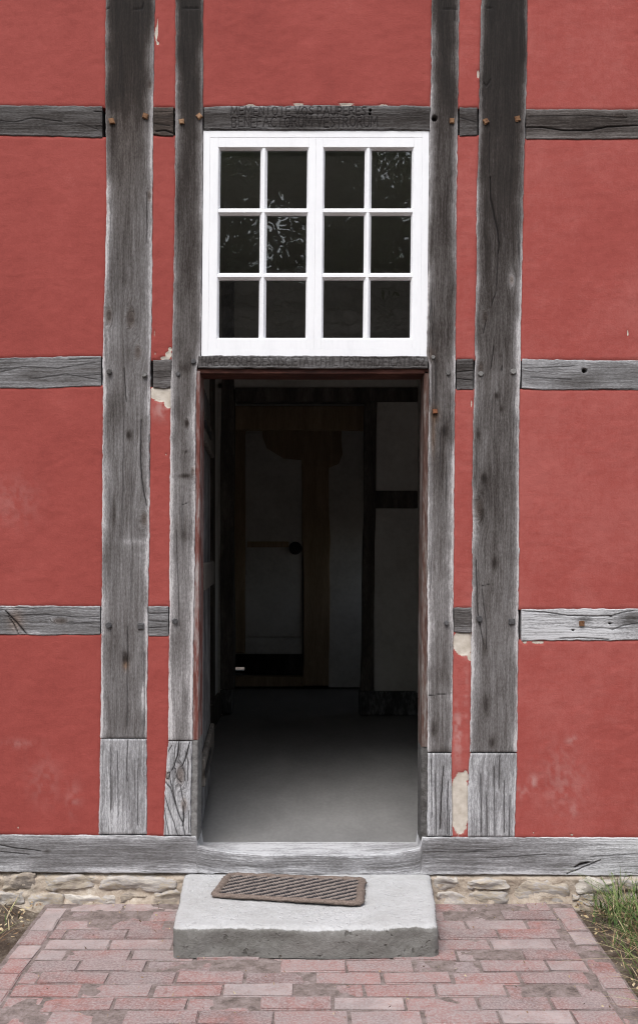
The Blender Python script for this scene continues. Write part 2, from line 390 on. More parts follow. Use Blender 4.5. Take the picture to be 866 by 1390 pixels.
def timber(name, prof, horiz, parent, seed, y0=0.0, depth=0.15, cell=0.004, tone=((0, 0.5),), warm=0.0, edge=0.18,
           cracks=(), knots=(), stains=(), holes=(), wob=0.9, mat=None, carve=None, backz=None, rnd=0.0035, wave=0.02, grainlean=0.0,
           warms=(), relief=1.0):
    prof = np.array(prof, float)
    s0, s1 = prof[0, 0], prof[-1, 0]
    n = max(4, int(abs(s1 - s0) / PPM / (cell * (1.0 if carve is not None else 1.35))) + 1)
    wmax = np.max(np.abs(prof[:, 2] - prof[:, 1])) / PPM
    m = max(5, int(wmax / (cell * (1.0 if carve is not None else 0.62))) + 1)
    s = np.linspace(s0, s1, n); t = np.linspace(0, 1, m)
    # crowd the columns slightly towards the arrises
    lo = np.interp(s, prof[:, 0], prof[:, 1]); hi = np.interp(s, prof[:, 0], prof[:, 2])
    lo = lo + wob * 2.0 * (fbm(s / 9.0, s * 0 + seed, seed) - 0.5) + wob * 2.2 * (fbm(s / 55.0, s * 0 + 3.3, seed + 5) - 0.5)
    hi = hi + wob * 2.0 * (fbm(s / 9.0, s * 0 + 9.1, seed + 2) - 0.5) + wob * 2.2 * (fbm(s / 55.0, s * 0 + 7.7, seed + 8) - 0.5)
    A = lo[:, None] + (hi - lo)[:, None] * t[None, :]
    B = np.repeat(s[:, None], m, 1)
    PX, PY = (B, A) if horiz else (A, B)
    X = wx(PX); Z = wz(PY)
    width = ((hi - lo) / PPM)[:, None]
    a = t[None, :] * width; l = (B - s0) / PPM
    e = np.minimum(a, width - a)
    en = np.minimum(l, (s1 - s0) / PPM - l)
    # grain coordinate
    g = a + grainlean * l + wave * (fbm(l * 1.3 + 5, a * 3.0 + seed, seed + 11, 3) - 0.5) + 0.006 * (fbm(l * 9, a * 30, seed + 12, 2) - 0.5)
    dark = np.zeros_like(a); tn = np.interp(B, [p[0] for p in tone], [p[1] for p in tone])
    wm = np.full(a.shape, warm)
    h = 0.0025 * (fbm(l * 4, a * 14, seed + 3) - 0.5) * relief + 0.0022 * (fbm(l * 7, g * 160, seed + 4, 3) - 0.5) * relief
    for (kx, ky, kr) in knots:
        dx = (PX - kx) / PPM; dz = (PY - ky) / PPM
        if horiz: da, dl = dz, dx
        else: da, dl = dx, dz
        r = kr / PPM
        d2 = (da / r) ** 2 + (dl / (2.2 * r)) ** 2
        g = g - da * 0.9 * np.exp(-d2 / 4.0)
        core = np.exp(-(d2 * 2.2) ** 1.5)
        g = g + 0.35 * r * np.sin(6 * np.sqrt(d2)) * np.exp(-d2)
        dark = np.maximum(dark, 0.55 * core); wm = wm + 0.3 * core
        h = h + 0.002 * np.exp(-d2) - 0.002 * core
    for (sx, sy, rx, ry, v) in stains:
        d2 = ((PX - sx) / rx) ** 2 + ((PY - sy) / ry) ** 2
        d2 = d2 * (0.6 + 0.9 * fbm(PX / 7, PY / 16 if not horiz else PY / 5, seed + 21, 3))
        tn = tn - v * np.exp(-d2)
    for (sx, sy, rx, ry, v) in warms:
        d2 = ((PX - sx) / rx) ** 2 + ((PY - sy) / ry) ** 2
        wm = wm + v * np.exp(-d2)
    ef = fbm(l * 5, (t[None, :] > 0.5) * 9.0 + seed + 0 * l, seed + 31, 4)
    tn = tn + edge * 1.35 * np.exp(-(e / (0.004 + 0.021 * ef)) ** 1.3) * (0.35 + 1.3 * ef)
    tn = tn + 0.16 * (fbm(l * 2.2, a * 9, seed + 41, 4) - 0.5)
    e2 = np.minimum(e, en)
    q = np.clip(rnd - e2, 0, rnd)
    h = h - (rnd - np.sqrt(np.maximum(rnd * rnd - q * q, 0))) * 0.8
    for c in cracks:
        pts, wpx, dep = c[:3]
        wig = 0.8 * (fbm(PX / 6, PY / 6, seed + 51, 2) - 0.5)
        d, tp = seg_dist(PX + wig, PY + wig, pts)
        ww = wpx * (0.35 + 0.65 * np.sin(np.clip(tp, 0.02, 0.98) * np.pi) ** 0.6)
        k = np.exp(-(d / np.maximum(ww * 1.15, 0.62)) ** 2) * np.clip(0.45 + wpx, 0, 1)
        h = h - dep * k
        dark = np.maximum(dark, np.clip(k * 1.15, 0, 0.97))
    for (hx, hy, r) in holes:
        d = np.hypot(PX - hx, PY - hy) / r
        k = 1 - sstep(0.6, 1.1, d)
        h = h - 0.02 * k; dark = np.maximum(dark, 0.95 * k)
    if carve is not None:
        k = carve(PX, PY)
        h = h - 0.0028 * k; dark = np.maximum(dark, 0.78 * k)
    Y = y0 - h
    front = np.stack([X, Y, Z], -1).reshape(-1, 3)
    F = gridfaces(n, m)
    if not horiz: F = F[:, ::-1]
    # sides: ring of border vertices carried back
    idx = np.arange(n * m).reshape(n, m)
    ring = np.concatenate([idx[0, :], idx[1:, -1], idx[-1, -2::-1], idx[-2:0:-1, 0]])
    rv = front[ring].copy(); bv = rv.copy(); bv[:, 1] = y0 + depth
    if backz is not None: bv = backz(bv)
    o1 = len(front); o2 = o1 + len(ring); k = np.arange(len(ring)); k2 = (k + 1) % len(ring)
    SF = np.stack([o1 + k, o2 + k, o2 + k2, o1 + k2], 1)
    if not horiz: SF = SF[:, ::-1]
    V = np.concatenate([front, rv, bv])
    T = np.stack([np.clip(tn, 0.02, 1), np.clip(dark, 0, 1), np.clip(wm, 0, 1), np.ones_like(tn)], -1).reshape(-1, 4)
    G = np.stack([g, l, np.full_like(a, seed * 0.73)], -1).reshape(-1, 3)
    T = np.concatenate([T, T[ring], T[ring]]); gb = G[ring].copy(); gb[:, 0] += depth
    G = np.concatenate([G, G[ring], gb])
    o = qmesh(name, V, np.concatenate([F, SF]), mat or WOOD, parent, {'tone': T, 'grain': G})
    return o

def plaster(name, x_l, x_r, y_t, y_b, parent, seed, chips=(), pales=(), var=0.5, cell=0.009, y0=0.003):
    """x_l / x_r: functions of photo y giving the timber edges; y_t / y_b: functions of photo x"""
    yt0 = min(y_t(x_l(0)), y_t(x_r(0))); yb0 = y_b(x_l(0))
    ys = np.linspace(0, 1, max(6, int((yb0 - yt0) / PPM / cell)))
    wpx = x_r((yt0 + yb0) / 2) - x_l((yt0 + yb0) / 2)
    n = len(ys); m = max(6, int(wpx / PPM / cell))
    t = np.linspace(0, 1, m)
    ym = yt0 + (yb0 - yt0) * ys
    L = np.array([x_l(v) for v in ym]) - 1.0; R = np.array([x_r(v) for v in ym]) + 1.0
    PX = L[:, None] + (R - L)[:, None] * t[None, :]
    Tt = np.vectorize(y_t)(PX) - 1.0; Bb = np.vectorize(y_b)(PX) + 1.0
    PY = Tt + (Bb - Tt) * ys[:, None]
    X = wx(PX); Z = wz(PY)
    e = np.minimum(np.minimum(PX - L[:, None], R[:, None] - PX), np.minimum(PY - Tt, Bb - PY)) / PPM
    h = 0.006 * (fbm(X * 3.2 + seed, Z * 2.6, seed, 4) - 0.5) + 0.0025 * (fbm(X * 14, Z * 18, seed + 3, 3) - 0.5)
    h = h + 0.0007 * (fbm(X * 9 + 4, Z * 40, seed + 6, 2) - 0.5) + 0.0016 * (fbm(X * 45, Z * 45, seed + 7, 3) - 0.5)
    ed = fbm(X * 22, Z * 22, seed + 9, 3)
    h = h - 0.005 * np.exp(-(e / (0.003 + 0.006 * ed)) ** 2)
    chip = 0.30 * np.exp(-(e / 0.004) ** 2) * (ed > 0.56)
    pale = np.zeros_like(X)
    for (cx, cy, rx, ry, v) in chips:
        chip = np.maximum(chip, v * np.exp(-(((PX - cx) / rx) ** 2 + ((PY - cy) / ry) ** 2) ** 2))
    for (cx, cy, rx, ry, v) in pales:
        pale = np.maximum(pale, v * np.exp(-(((PX - cx) / rx) ** 2 + ((PY - cy) / ry) ** 2)) * sstep(0.3, 0.7, fbm(PX / 6, PY / 9, seed + 13, 3)))
    h = h - 0.004 * sstep(0.3, 0.6, chip)
    rc = random.Random(seed)
    if wpx > 100:                                # hairline cracks and trowel ridges
        for k in range(7):
            x_, y_ = rc.uniform(max(L.min(), -20), min(R.max(), 890)), rc.uniform(yt0 + 15, yb0 - 15)
            pts = [(x_, y_)]; an = rc.choice((0.0, 0.3, -0.4, 1.3))
            for q_ in range(4):
                an += rc.uniform(-.35, .35); x_ += math.cos(an) * rc.uniform(6, 16); y_ += math.sin(an) * rc.uniform(6, 16); pts.append((x_, y_))
            d, _ = seg_dist(PX, PY, pts)
            h = h + rc.choice((-0.0007, -0.0005, 0.0005)) * np.exp(-(d / 2.4) ** 2)
    Y = y0 - h
    front = np.stack([X, Y, Z], -1).reshape(-1, 3)
    idx = np.arange(n * m).reshape(n, m)
    ring = np.concatenate([idx[0, :], idx[1:, -1], idx[-1, -2::-1], idx[-2:0:-1, 0]])
    rv = front[ring].copy(); bv = rv.copy(); bv[:, 1] = 0.12
    o1 = len(front); o2 = o1 + len(ring); k = np.arange(len(ring)); k2 = (k + 1) % len(ring)
    SF = np.stack([o1 + k, o2 + k, o2 + k2, o1 + k2], 1)
    V = np.concatenate([front, rv, bv])
    tv = np.clip(var + 0.5 * (fbm(X * 1.5 + seed, Z * 1.5, seed + 20, 3) - 0.5), 0, 1)
    T = np.stack([np.clip(chip, 0, 1), tv, np.clip(pale, 0, 1), np.ones_like(X)], -1).reshape(-1, 4)
    T = np.concatenate([T, T[ring], T[ring]])
    return qmesh(name, V, np.concatenate([gridfaces(n, m), SF]), RED, parent, {'tone': T})

# single-stroke capitals for the carved inscriptions
GL = {
 'A': [[(0, 1), (.35, 0), (.7, 1)], [(.13, .62), (.57, .62)]],
 'B': [[(0, 1), (0, 0), (.4, .04), (.5, .22), (.4, .45), (0, .48)], [(.4, .48), (.58, .7), (.45, .97), (0, 1)]],
 'C': [[(.6, .12), (.35, 0), (.08, .22), (.02, .5), (.08, .8), (.35, 1), (.6, .88)]],
 'D': [[(0, 0), (0, 1), (.35, .96), (.58, .7), (.58, .3), (.35, .04), (0, 0)]],
 'E': [[(.5, 0), (0, 0), (0, 1), (.5, 1)], [(0, .5), (.42, .5)]],
 'F': [[(.5, 0), (0, 0), (0, 1)], [(0, .5), (.42, .5)]],
 'G': [[(.6, .12), (.35, 0), (.08, .22), (.02, .5), (.08, .8), (.35, 1), (.6, .85), (.6, .55), (.36, .55)]],
 'H': [[(0, 0), (0, 1)], [(.55, 0), (.55, 1)], [(0, .5), (.55, .5)]],
 'I': [[(.1, 0), (.1, 1)]],
 'L': [[(0, 0), (0, 1), (.48, 1)]],
 'M': [[(0, 1), (.08, 0), (.4, .7), (.72, 0), (.8, 1)]],
 'N': [[(0, 1), (0, 0), (.55, 1), (.55, 0)]],
 'O': [[(.33, 0), (.08, .18), (0, .5), (.08, .82), (.33, 1), (.58, .82), (.66, .5), (.58, .18), (.33, 0)]],
 'P': [[(0, 1), (0, 0), (.4, .03), (.52, .25), (.4, .5), (0, .54)]],
 'R': [[(0, 1), (0, 0), (.4, .03), (.52, .25), (.4, .47), (0, .5)], [(.22, .5), (.58, 1)]],
 'S': [[(.5, .1), (.25, 0), (.03, .2), (.2, .45), (.42, .58), (.5, .8), (.25, 1), (0, .9)]],
 'T': [[(0, 0), (.6, 0)], [(.3, 0), (.3, 1)]],
 'U': [[(0, 0), (0, .7), (.15, .97), (.42, .97), (.57, .7), (.57, 0)]],
 'V': [[(0, 0), (.32, 1), (.64, 0)]],
 '2': [[(0, .15), (.25, 0), (.5, .2), (.45, .45), (0, 1), (.52, 1)]],
 '5': [[(.5, 0), (.08, 0), (.03, .42), (.32, .4), (.5, .65), (.35, .97), (0, .95)]],
}
def inscription(lines, wpx, amp=1.0):
    strokes = []
    for txt, x0, x1, y0, y1 in lines:
        adv = [(max(p[0] for st in GL[c] for p in st) + 0.22) if c in GL else 0.35 for c in txt]
        k = (x1 - x0) / sum(adv); x = x0
        r = random.Random(len(txt))
        for c, a in zip(txt, adv):
            if c in GL:
                jy = r.uniform(-.6, .6)
                for st in GL[c]:
                    strokes.append([(x + p[0] * k, y0 + jy + p[1] * (y1 - y0)) for p in st])
            x += a * k
    def f(PX, PY):
        d = np.full(PX.shape, 1e9)
        for st in strokes:
            xs = [p[0] for p in st]
            msk = (PX[:, 0] > min(xs) - 3) & (PX[:, 0] < max(xs) + 3)
            if msk.any():
                dd, _ = seg_dist(PX[msk], PY[msk], st)
                d[msk] = np.minimum(d[msk], dd)
        return amp * np.exp(-(d / wpx) ** 2)
    return f

def peg(px, py, parent, kind, size=9.0, rot=0.0, out=0.012, sides=4, tilt=0.0):
    mat = {'o': PEGO, 'g': PEGG, 'd': PEGD, 'r': RUST}[kind]
    bm = bmesh.new()
    r = size / PPM / 2 * (1.25 if sides == 4 else 1.05)
    bmesh.ops.create_cone(bm, cap_ends=True, segments=sides, radius1=r, radius2=r * 0.93, depth=0.05 + out)
    es = [e for e in bm.edges if all(v.co.z > 0 for v in e.verts)]
    bmesh.ops.bevel(bm, geom=es, offset=r * 0.14, segments=2, affect='EDGES')
    for v in bm.verts:
        v.co.x += random.uniform(-1, 1) * r * 0.07; v.co.y += random.uniform(-1, 1) * r * 0.07
    bmesh.ops.rotate(bm, cent=(0, 0, 0), matrix=Matrix.Rotation(math.radians(45 + rot), 3, 'Z'), verts=bm.verts)
    bmesh.ops.rotate(bm, cent=(0, 0, 0), matrix=Matrix.Rotation(math.radians(90 + tilt), 3, 'X'), verts=bm.verts)
    o = bobj('peg', bm, mat, parent)
    o.location = (wx(px), 0.025 - out / 2, wz(py))
    return o

# ================================================================== the house
house = tag(empty('timber_framed_house'), 'timber-framed house with red limewashed panels, grey oak beams and open doorway', 'house')

def poly(pts):
    a = np.array(pts, float)
    return lambda y: float(np.interp(y, a[:, 0], a[:, 1]))
P1L = [(-170, 145), (0, 144), (140, 143), (260, 145), (330, 144), (430, 141), (500, 140), (700, 139), (860, 138), (1002, 136.5), (1133, 134)]
P1R = [(-170, 211), (0, 210), (150, 208), (260, 207.5), (430, 206), (490, 204.5), (620, 204), (700, 203), (860, 200.5), (1002, 199.3), (1133, 199.5)]
P2L = [(-170, 240), (0, 239), (140, 238), (260, 238), (430, 235), (560, 232), (860, 230), (1005, 228.7), (1030, 227), (1060, 224.5), (1134, 222.6)]
P2R = [(-170, 276.5), (0, 275.7), (150, 275.5), (260, 275), (430, 273), (482, 272), (488, 271), (500, 266.8), (600, 265.3), (700, 265), (860, 263), (1005, 261), (1134, 258.5)]
P3L = [(-170, 588), (0, 586.5), (140, 584), (260, 582.2), (478, 579), (486, 580), (496, 582.6), (760, 580.4), (1022, 580.4), (1135, 580.2)]
P3R = [(-170, 625), (0, 623.3), (140, 621.5), (260, 620), (480, 618), (600, 617), (760, 616), (900, 614.2), (1022, 613.3), (1135, 613.6)]
P4L = [(-170, 655), (0, 653), (100, 650.5), (180, 649.9), (260, 647.3), (400, 646), (490, 644.3), (600, 641.5), (800, 641), (900, 639.3), (1022, 638), (1040, 636.2), (1136, 635)]
P4R = [(-170, 718), (0, 716), (140, 713.7), (260, 710.3), (400, 708), (480, 707), (560, 704.6), (700, 704.2), (900, 703), (1000, 702), (1136, 698.6)]
def prof(L, R, y0, y1):
    fl, fr = poly(L), poly(R)
    ys = sorted({y0, y1} | {p[0] for p in L + R if y0 < p[0] < y1})
    return [(y, fl(y), fr(y)) for y in ys]

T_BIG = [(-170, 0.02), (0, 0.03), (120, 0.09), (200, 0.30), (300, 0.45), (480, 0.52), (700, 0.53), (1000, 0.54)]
post1 = timber('post', prof(P1L, P1R, -170, 1002), False, house, 3, tone=T_BIG, edge=0.40, warm=0.06,
    cracks=[([(192, 570), (191.5, 627), (193.5, 655), (199, 686)], 0.7, 0.006), ([(203, 590), (203, 660)], 0.4, 0.003),
            ([(144, 12), (150, 10)], 0.8, 0.004), ([(182, 12), (194, 12), (195, 3)], 0.9, 0.004), ([(169, 500), (170, 520), (172, 545)], 0.5, 0.003),
            ([(200, 262), (200, 330)], 0.5, 0.003), ([(174, 850), (173, 985)], 0.4, 0.002), ([(196, 885), (196.5, 985)], 0.4, 0.002)],
    knots=[(187.5, 478, 6), (203, 266, 5), (196, 705, 6), (148, 428, 7), (178, 432, 8), (204, 115, 4)],
    stains=[(165, 70, 24, 80, 0.06), (200, 90, 8, 60, -0.10), (150, 60, 6, 50, -0.08), (168, 320, 14, 60, 0.10), (160, 380, 22, 40, 0.10), (150, 460, 12, 50, -0.14), (175, 591, 4, 6, 0.42),
            (171, 893, 5, 9, 0.45), (155, 695, 3, 22, 0.28), (157, 480, 18, 18, 0.16), (160, 560, 16, 28, 0.14), (172, 980, 22, 18, 0.12), (180, 735, 20, 5, -0.18), (172, 800, 25, 20, -0.05), (187, 650, 6, 60, -0.12),
            (172, 150, 10, 8, 0.06), (152, 158, 9, 10, -0.16), (146, 64, 5, 8, 0.16)],
    warms=[(171, 903, 4, 6, 0.9), (170, 120, 26, 150, 0.15)])
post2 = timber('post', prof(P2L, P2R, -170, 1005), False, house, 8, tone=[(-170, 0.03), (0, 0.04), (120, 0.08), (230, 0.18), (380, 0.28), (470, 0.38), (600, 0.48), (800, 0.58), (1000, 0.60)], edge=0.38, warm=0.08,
    cracks=[([(246, 12), (270, 11)], 0.9, 0.004), ([(246, 686), (256, 682)], 0.5, 0.003), ([(240, 720), (244, 850)], 0.3, 0.002)],
    stains=[(254, 575, 3, 5, 0.40), (252, 646, 11, 3, 0.35), (253, 613, 2, 2, 0.35), (250, 726, 5, 8, 0.25), (250, 500, 9, 8, 0.2), (255, 50, 12, 40, 0.06), (262, 470, 6, 14, -0.10)],
    knots=[(262, 640, 4), (254, 575, 3)])
foot1 = timber('post_foot', prof(P1L, P1R, 1003.2, 1132.5), False, house, 13, tone=[(1003, 0.78), (1133, 0.82)], edge=0.08, rnd=0.004,
    cracks=[([(174, 1004), (172.5, 1030), (173, 1060)], 0.5, 0.003), ([(160, 1020), (161, 1110)], 0.35, 0.002), ([(188, 1030), (187, 1120)], 0.35, 0.002), ([(151, 1015), (151, 1100)], 0.35, 0.002)],
    stains=[(173, 1070, 8, 40, 0.12), (192, 1080, 5, 50, 0.10), (152, 1110, 20, 18, -0.05)])
foot2 = timber('post_foot', prof(P2L, P2R, 1006.5, 1134), False, house, 19, tone=[(1005, 0.84), (1134, 0.86)], edge=0.06, cell=0.003, relief=1.8,
    cracks=[([(243, 1007), (242, 1022), (237, 1040), (234, 1046)], 0.75, 0.006), ([(258, 1007), (254, 1024), (248, 1040)], 0.75, 0.006), ([(238, 1043), (241, 1056), (247, 1063)], 0.6, 0.005), ([(248, 1042), (252, 1050), (251, 1060)], 0.4, 0.004),
            ([(226, 1050), (231, 1048), (230, 1058), (225, 1056)], 0.7, 0.005), ([(225, 1062), (232, 1070), (238, 1090), (244, 1108), (249, 1118), (251, 1134)], 0.7, 0.006), ([(224, 1080), (230, 1100), (237, 1118), (241, 1133)], 0.5, 0.004),
            ([(232, 1060), (236, 1078), (240, 1094)], 0.5, 0.004), ([(245, 1066), (249, 1085), (252, 1092)], 0.5, 0.004), ([(249, 1095), (250, 1110), (248, 1122)], 0.9, 0.007), ([(252, 1020), (256, 1035), (255, 1060)], 0.45, 0.003), ([(229, 1020), (234, 1012)], 0.5, 0.003),
            ([(224, 1100), (227, 1120), (230, 1133)], 0.4, 0.003), ([(256, 1100), (257, 1130)], 0.45, 0.003)],
    knots=[(245, 1052, 8), (250, 1092, 6), (227, 1054, 5)], stains=[(236, 1115, 10, 12, -0.10)], wave=0.05)
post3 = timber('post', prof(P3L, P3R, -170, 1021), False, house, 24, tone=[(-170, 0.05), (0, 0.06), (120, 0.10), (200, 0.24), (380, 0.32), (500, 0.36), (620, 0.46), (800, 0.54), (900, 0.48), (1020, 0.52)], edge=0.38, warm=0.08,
    holes=[(589.6, 160.5, 4.2)], cracks=[([(618, 8), (617, 28)], 0.5, 0.002), ([(600, 12), (620, 12)], 0.8, 0.004), ([(582, 944), (612, 941)], 0.45, 0.002)],
    stains=[(604, 50, 12, 45, 0.05), (590, 35, 4, 40, -0.14), (588, 560, 6, 10, 0.2), (586, 590, 4, 30, 0.24), (602, 590, 10, 25, 0.16), (603, 585, 4, 7, 0.2), (588, 990, 4, 12, 0.3), (600, 915, 15, 20, 0.14), (596, 640, 8, 26, 0.12), (604, 455, 14, 24, 0.10), (608, 1018, 16, 4, 0.16)],
    warms=[(590, 562, 5, 10, 0.9), (588, 590, 3, 26, 0.55), (586, 480, 6, 8, 0.3)])
foot3 = timber('post_foot', prof(P3L, P3R, 1022.5, 1135), False, house, 29, tone=[(1022, 0.76), (1135, 0.80)], edge=0.06, rnd=0.004,
    cracks=[([(602, 1040), (599, 1080), (597, 1125)], 0.7, 0.005), ([(608, 1060), (607, 1132)], 0.55, 0.004), ([(591, 1050), (592, 1132)], 0.4, 0.003), ([(585, 1030), (586, 1110)], 0.35, 0.002), ([(610, 1100), (609, 1134)], 0.4, 0.003)],
    stains=[(600, 1035, 14, 9, 0.10), (596, 1110, 8, 20, 0.10)])
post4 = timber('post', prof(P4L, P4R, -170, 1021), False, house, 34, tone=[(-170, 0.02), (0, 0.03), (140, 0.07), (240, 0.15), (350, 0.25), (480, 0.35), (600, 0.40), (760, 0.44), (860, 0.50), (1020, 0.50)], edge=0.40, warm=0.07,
    cracks=[([(665, 240), (666, 270), (671, 292), (675.7, 315), (677.6, 334), (675.7, 345)], 0.95, 0.010), ([(675.7, 345), (674.8, 367), (673.8, 393), (667, 414)], 0.45, 0.004), ([(660, 434), (656, 452)], 0.6, 0.004),
            ([(656, 112), (660, 117), (666, 108)], 0.7, 0.004), ([(658, 10), (670, 12)], 0.8, 0.004), ([(646, 760), (648, 830), (656, 875)], 0.5, 0.004), ([(654, 800), (660, 850), (660, 880)], 0.35, 0.003), ([(670, 470), (666, 500)], 0.5, 0.004), ([(681, 497), (681, 504)], 0.8, 0.004), ([(664, 180), (664, 235)], 0.4, 0.003), ([(654, 795), (664, 793)], 0.4, 0.002)],
    knots=[(652, 500, 5), (658, 430, 5), (694, 380, 4), (650, 690, 8)],
    stains=[(690, 90, 20, 90, 0.04), (655, 100, 6, 60, -0.12), (657, 300, 10, 60, 0.06), (650, 330, 5, 90, -0.12), (660, 955, 6, 15, 0.30), (668, 1008, 5, 9, 0.34), (658, 880, 4, 12, 0.22), (656, 660, 8, 22, 0.14), (671, 765, 4, 9, 0.36), (672, 690, 10, 40, 0.14), (656, 648, 4, 6, 0.25), (674, 537, 3, 5, 0.4), (680, 555, 2.5, 4, 0.3), (648, 590, 3, 8, 0.3), (654, 700, 4, 12, 0.28), (694, 380, 4, 12, -0.5), (702, 480, 5, 60, -0.16), (647, 920, 5, 60, -0.14), (672, 600, 18, 40, 0.08), (695, 990, 8, 30, -0.06)])
foot4 = timber('post_foot', prof(P4L, P4R, 1022.5, 1136), False, house, 39, tone=[(1022, 0.76), (1136, 0.80)], edge=0.08, rnd=0.004,
    cracks=[([(652, 1050), (653, 1130)], 0.4, 0.003), ([(670, 1040), (671, 1134)], 0.4, 0.003), ([(684, 1060), (684, 1130)], 0.4, 0.003), ([(660, 1080), (661, 1134)], 0.35, 0.003), ([(678, 1026), (677, 1070)], 0.35, 0.003), ([(692, 1080), (691, 1134)], 0.4, 0.003)],
    stains=[(670, 1050, 25, 12, 0.08), (640, 1090, 5, 40, -0.06)])
# posts beyond the frame, so that the wall goes on
for k, (xa, xb) in enumerate(((-360, -298), (1172, 1236))):
    timber('post', [(-170, xa, xb), (1134, xa - 4, xb - 4)], False, house, 60 + k, tone=[(-170, 0.14), (1134, 0.5)], cell=0.012, edge=0.2)

# rails
f1L, f1R, f2L, f2R = poly(P1L), poly(P1R), poly(P2L), poly(P2R)
f3L, f3R, f4L, f4R = poly(P3L), poly(P3R), poly(P4L), poly(P4R)
D0 = [(-300, 0.20), (870, 0.22)]
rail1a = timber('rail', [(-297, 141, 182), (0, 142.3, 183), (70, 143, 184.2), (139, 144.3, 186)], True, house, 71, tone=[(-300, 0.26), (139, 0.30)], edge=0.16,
    cracks=[([(0, 164), (20, 166), (45, 160), (85, 165)], 0.5, 0.003), ([(60, 170), (110, 168), (135, 176)], 0.35, 0.002), ([(128, 151), (139, 152)], 0.5, 0.003), ([(130, 172), (139, 171)], 0.4, 0.003)],
    stains=[(75, 158, 40, 8, 0.12), (100, 175, 30, 6, -0.03)], wave=0.05)
rail1b = timber('rail', [(208.6, 144.6, 181.5), (222, 145, 184.5), (235.4, 145, 184.8)], True, house, 72, tone=[(208, 0.24), (236, 0.24)], warm=0.35, edge=0.12,
    cracks=[([(212, 178), (225, 177), (235, 181)], 0.9, 0.005), ([(210, 160), (234, 158)], 0.4, 0.002), ([(210, 168), (232, 171)], 0.4, 0.003)])
rail1d = timber('rail', [(623.6, 145, 184.3), (636, 145.3, 183.5), (647.6, 145.6, 183)], True, house, 73, tone=[(620, 0.24), (650, 0.25)], edge=0.14,
    cracks=[([(625, 160), (646, 166)], 0.4, 0.002)])
rail1e = timber('rail', [(714, 148, 188), (790, 148.3, 188.5), (866, 148.6, 187), (1171, 150, 190)], True, house, 74, tone=[(714, 0.24), (866, 0.22)], warm=0.15, edge=0.24, wave=0.05,
    cracks=[([(714, 173), (735, 173), (765, 177), (800, 177), (825, 172), (866, 170)], 0.9, 0.006), ([(716, 158), (790, 157), (850, 160)], 0.35, 0.003)],
    knots=[(840, 158, 5)], stains=[(770, 165, 40, 8, 0.08), (740, 182, 30, 6, -0.14), (830, 182, 40, 5, -0.10)])
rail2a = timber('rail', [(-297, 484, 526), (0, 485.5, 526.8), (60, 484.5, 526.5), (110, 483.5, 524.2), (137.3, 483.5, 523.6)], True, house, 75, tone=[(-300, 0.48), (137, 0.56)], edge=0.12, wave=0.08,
    cracks=[([(0, 505), (30, 498), (80, 500), (130, 492)], 0.35, 0.002), ([(40, 515), (90, 508), (132, 515)], 0.35, 0.002), ([(95, 488), (135, 486)], 0.35, 0.002)], stains=[(40, 510, 20, 6, 0.14), (100, 515, 25, 6, 0.08)])
rail2b = timber('rail', [(208, 488.3, 525.2), (221, 488, 527), (232.4, 487.2, 525.4)], True, house, 76, tone=[(208, 0.36), (233, 0.38)], edge=0.12, warm=0.05, stains=[(219, 508, 10, 10, 0.08)])
rail2d = timber('rail', [(619.6, 487.6, 528.2), (642.2, 487.2, 528.6)], True, house, 77, tone=[(619, 0.28), (643, 0.32)], edge=0.12, cracks=[([(620, 505), (641, 503)], 0.5, 0.003), ([(620, 514), (641, 516)], 0.4, 0.003)])
rail2e = timber('rail', [(708.4, 487.8, 527), (740, 487.6, 528.6), (866, 489.6, 529), (1171, 490, 531)], True, house, 78, tone=[(708, 0.68), (866, 0.64)], edge=0.10, holes=[(793, 503, 3.6)],
    cracks=[([(712, 500), (780, 497)], 0.3, 0.002), ([(720, 512), (775, 515)], 0.3, 0.002)], stains=[(793, 516, 26, 10, 0.24), (765, 522, 20, 5, 0.16), (730, 510, 20, 5, 0.08), (840, 500, 30, 8, 0.05)])
rail3a = timber('rail', [(-297, 820, 861), (0, 822.6, 861.5), (60, 822.4, 862.2), (136.2, 823, 861.4)], True, house, 79, tone=[(-300, 0.56), (10, 0.60), (136, 0.60)], edge=0.12, wave=0.06,
    cracks=[([(8, 829), (15, 837), (24, 846), (30, 853), (37, 861)], 1.1, 0.008), ([(11, 836), (20, 848), (25, 860)], 0.8, 0.006), ([(30, 835), (60, 834), (110, 838), (134, 837)], 0.35, 0.002), ([(90, 846), (125, 846)], 0.35, 0.002)],
    knots=[(82, 843, 6)], stains=[(22, 850, 6, 12, -0.14), (45, 858, 12, 5, -0.12), (12, 825, 8, 4, -0.3), (85, 843, 6, 3, 0.2)], warms=[(22, 843, 10, 14, 0.5)])
rail3b = timber('rail', [(202, 823.2, 863), (228.7, 822.8, 863.2)], True, house, 80, tone=[(200, 0.60), (230, 0.62)], edge=0.10,
    cracks=[([(203, 833), (228, 832)], 0.45, 0.003), ([(203, 843), (228, 844)], 0.45, 0.003), ([(203, 852), (228, 851)], 0.4, 0.003)])
rail3d = timber('rail', [(616.3, 824.8, 857.5), (628, 825, 859.4), (639.6, 825.2, 859.2)], True, house, 81, tone=[(616, 0.42), (640, 0.46)], edge=0.12, warm=0.05)
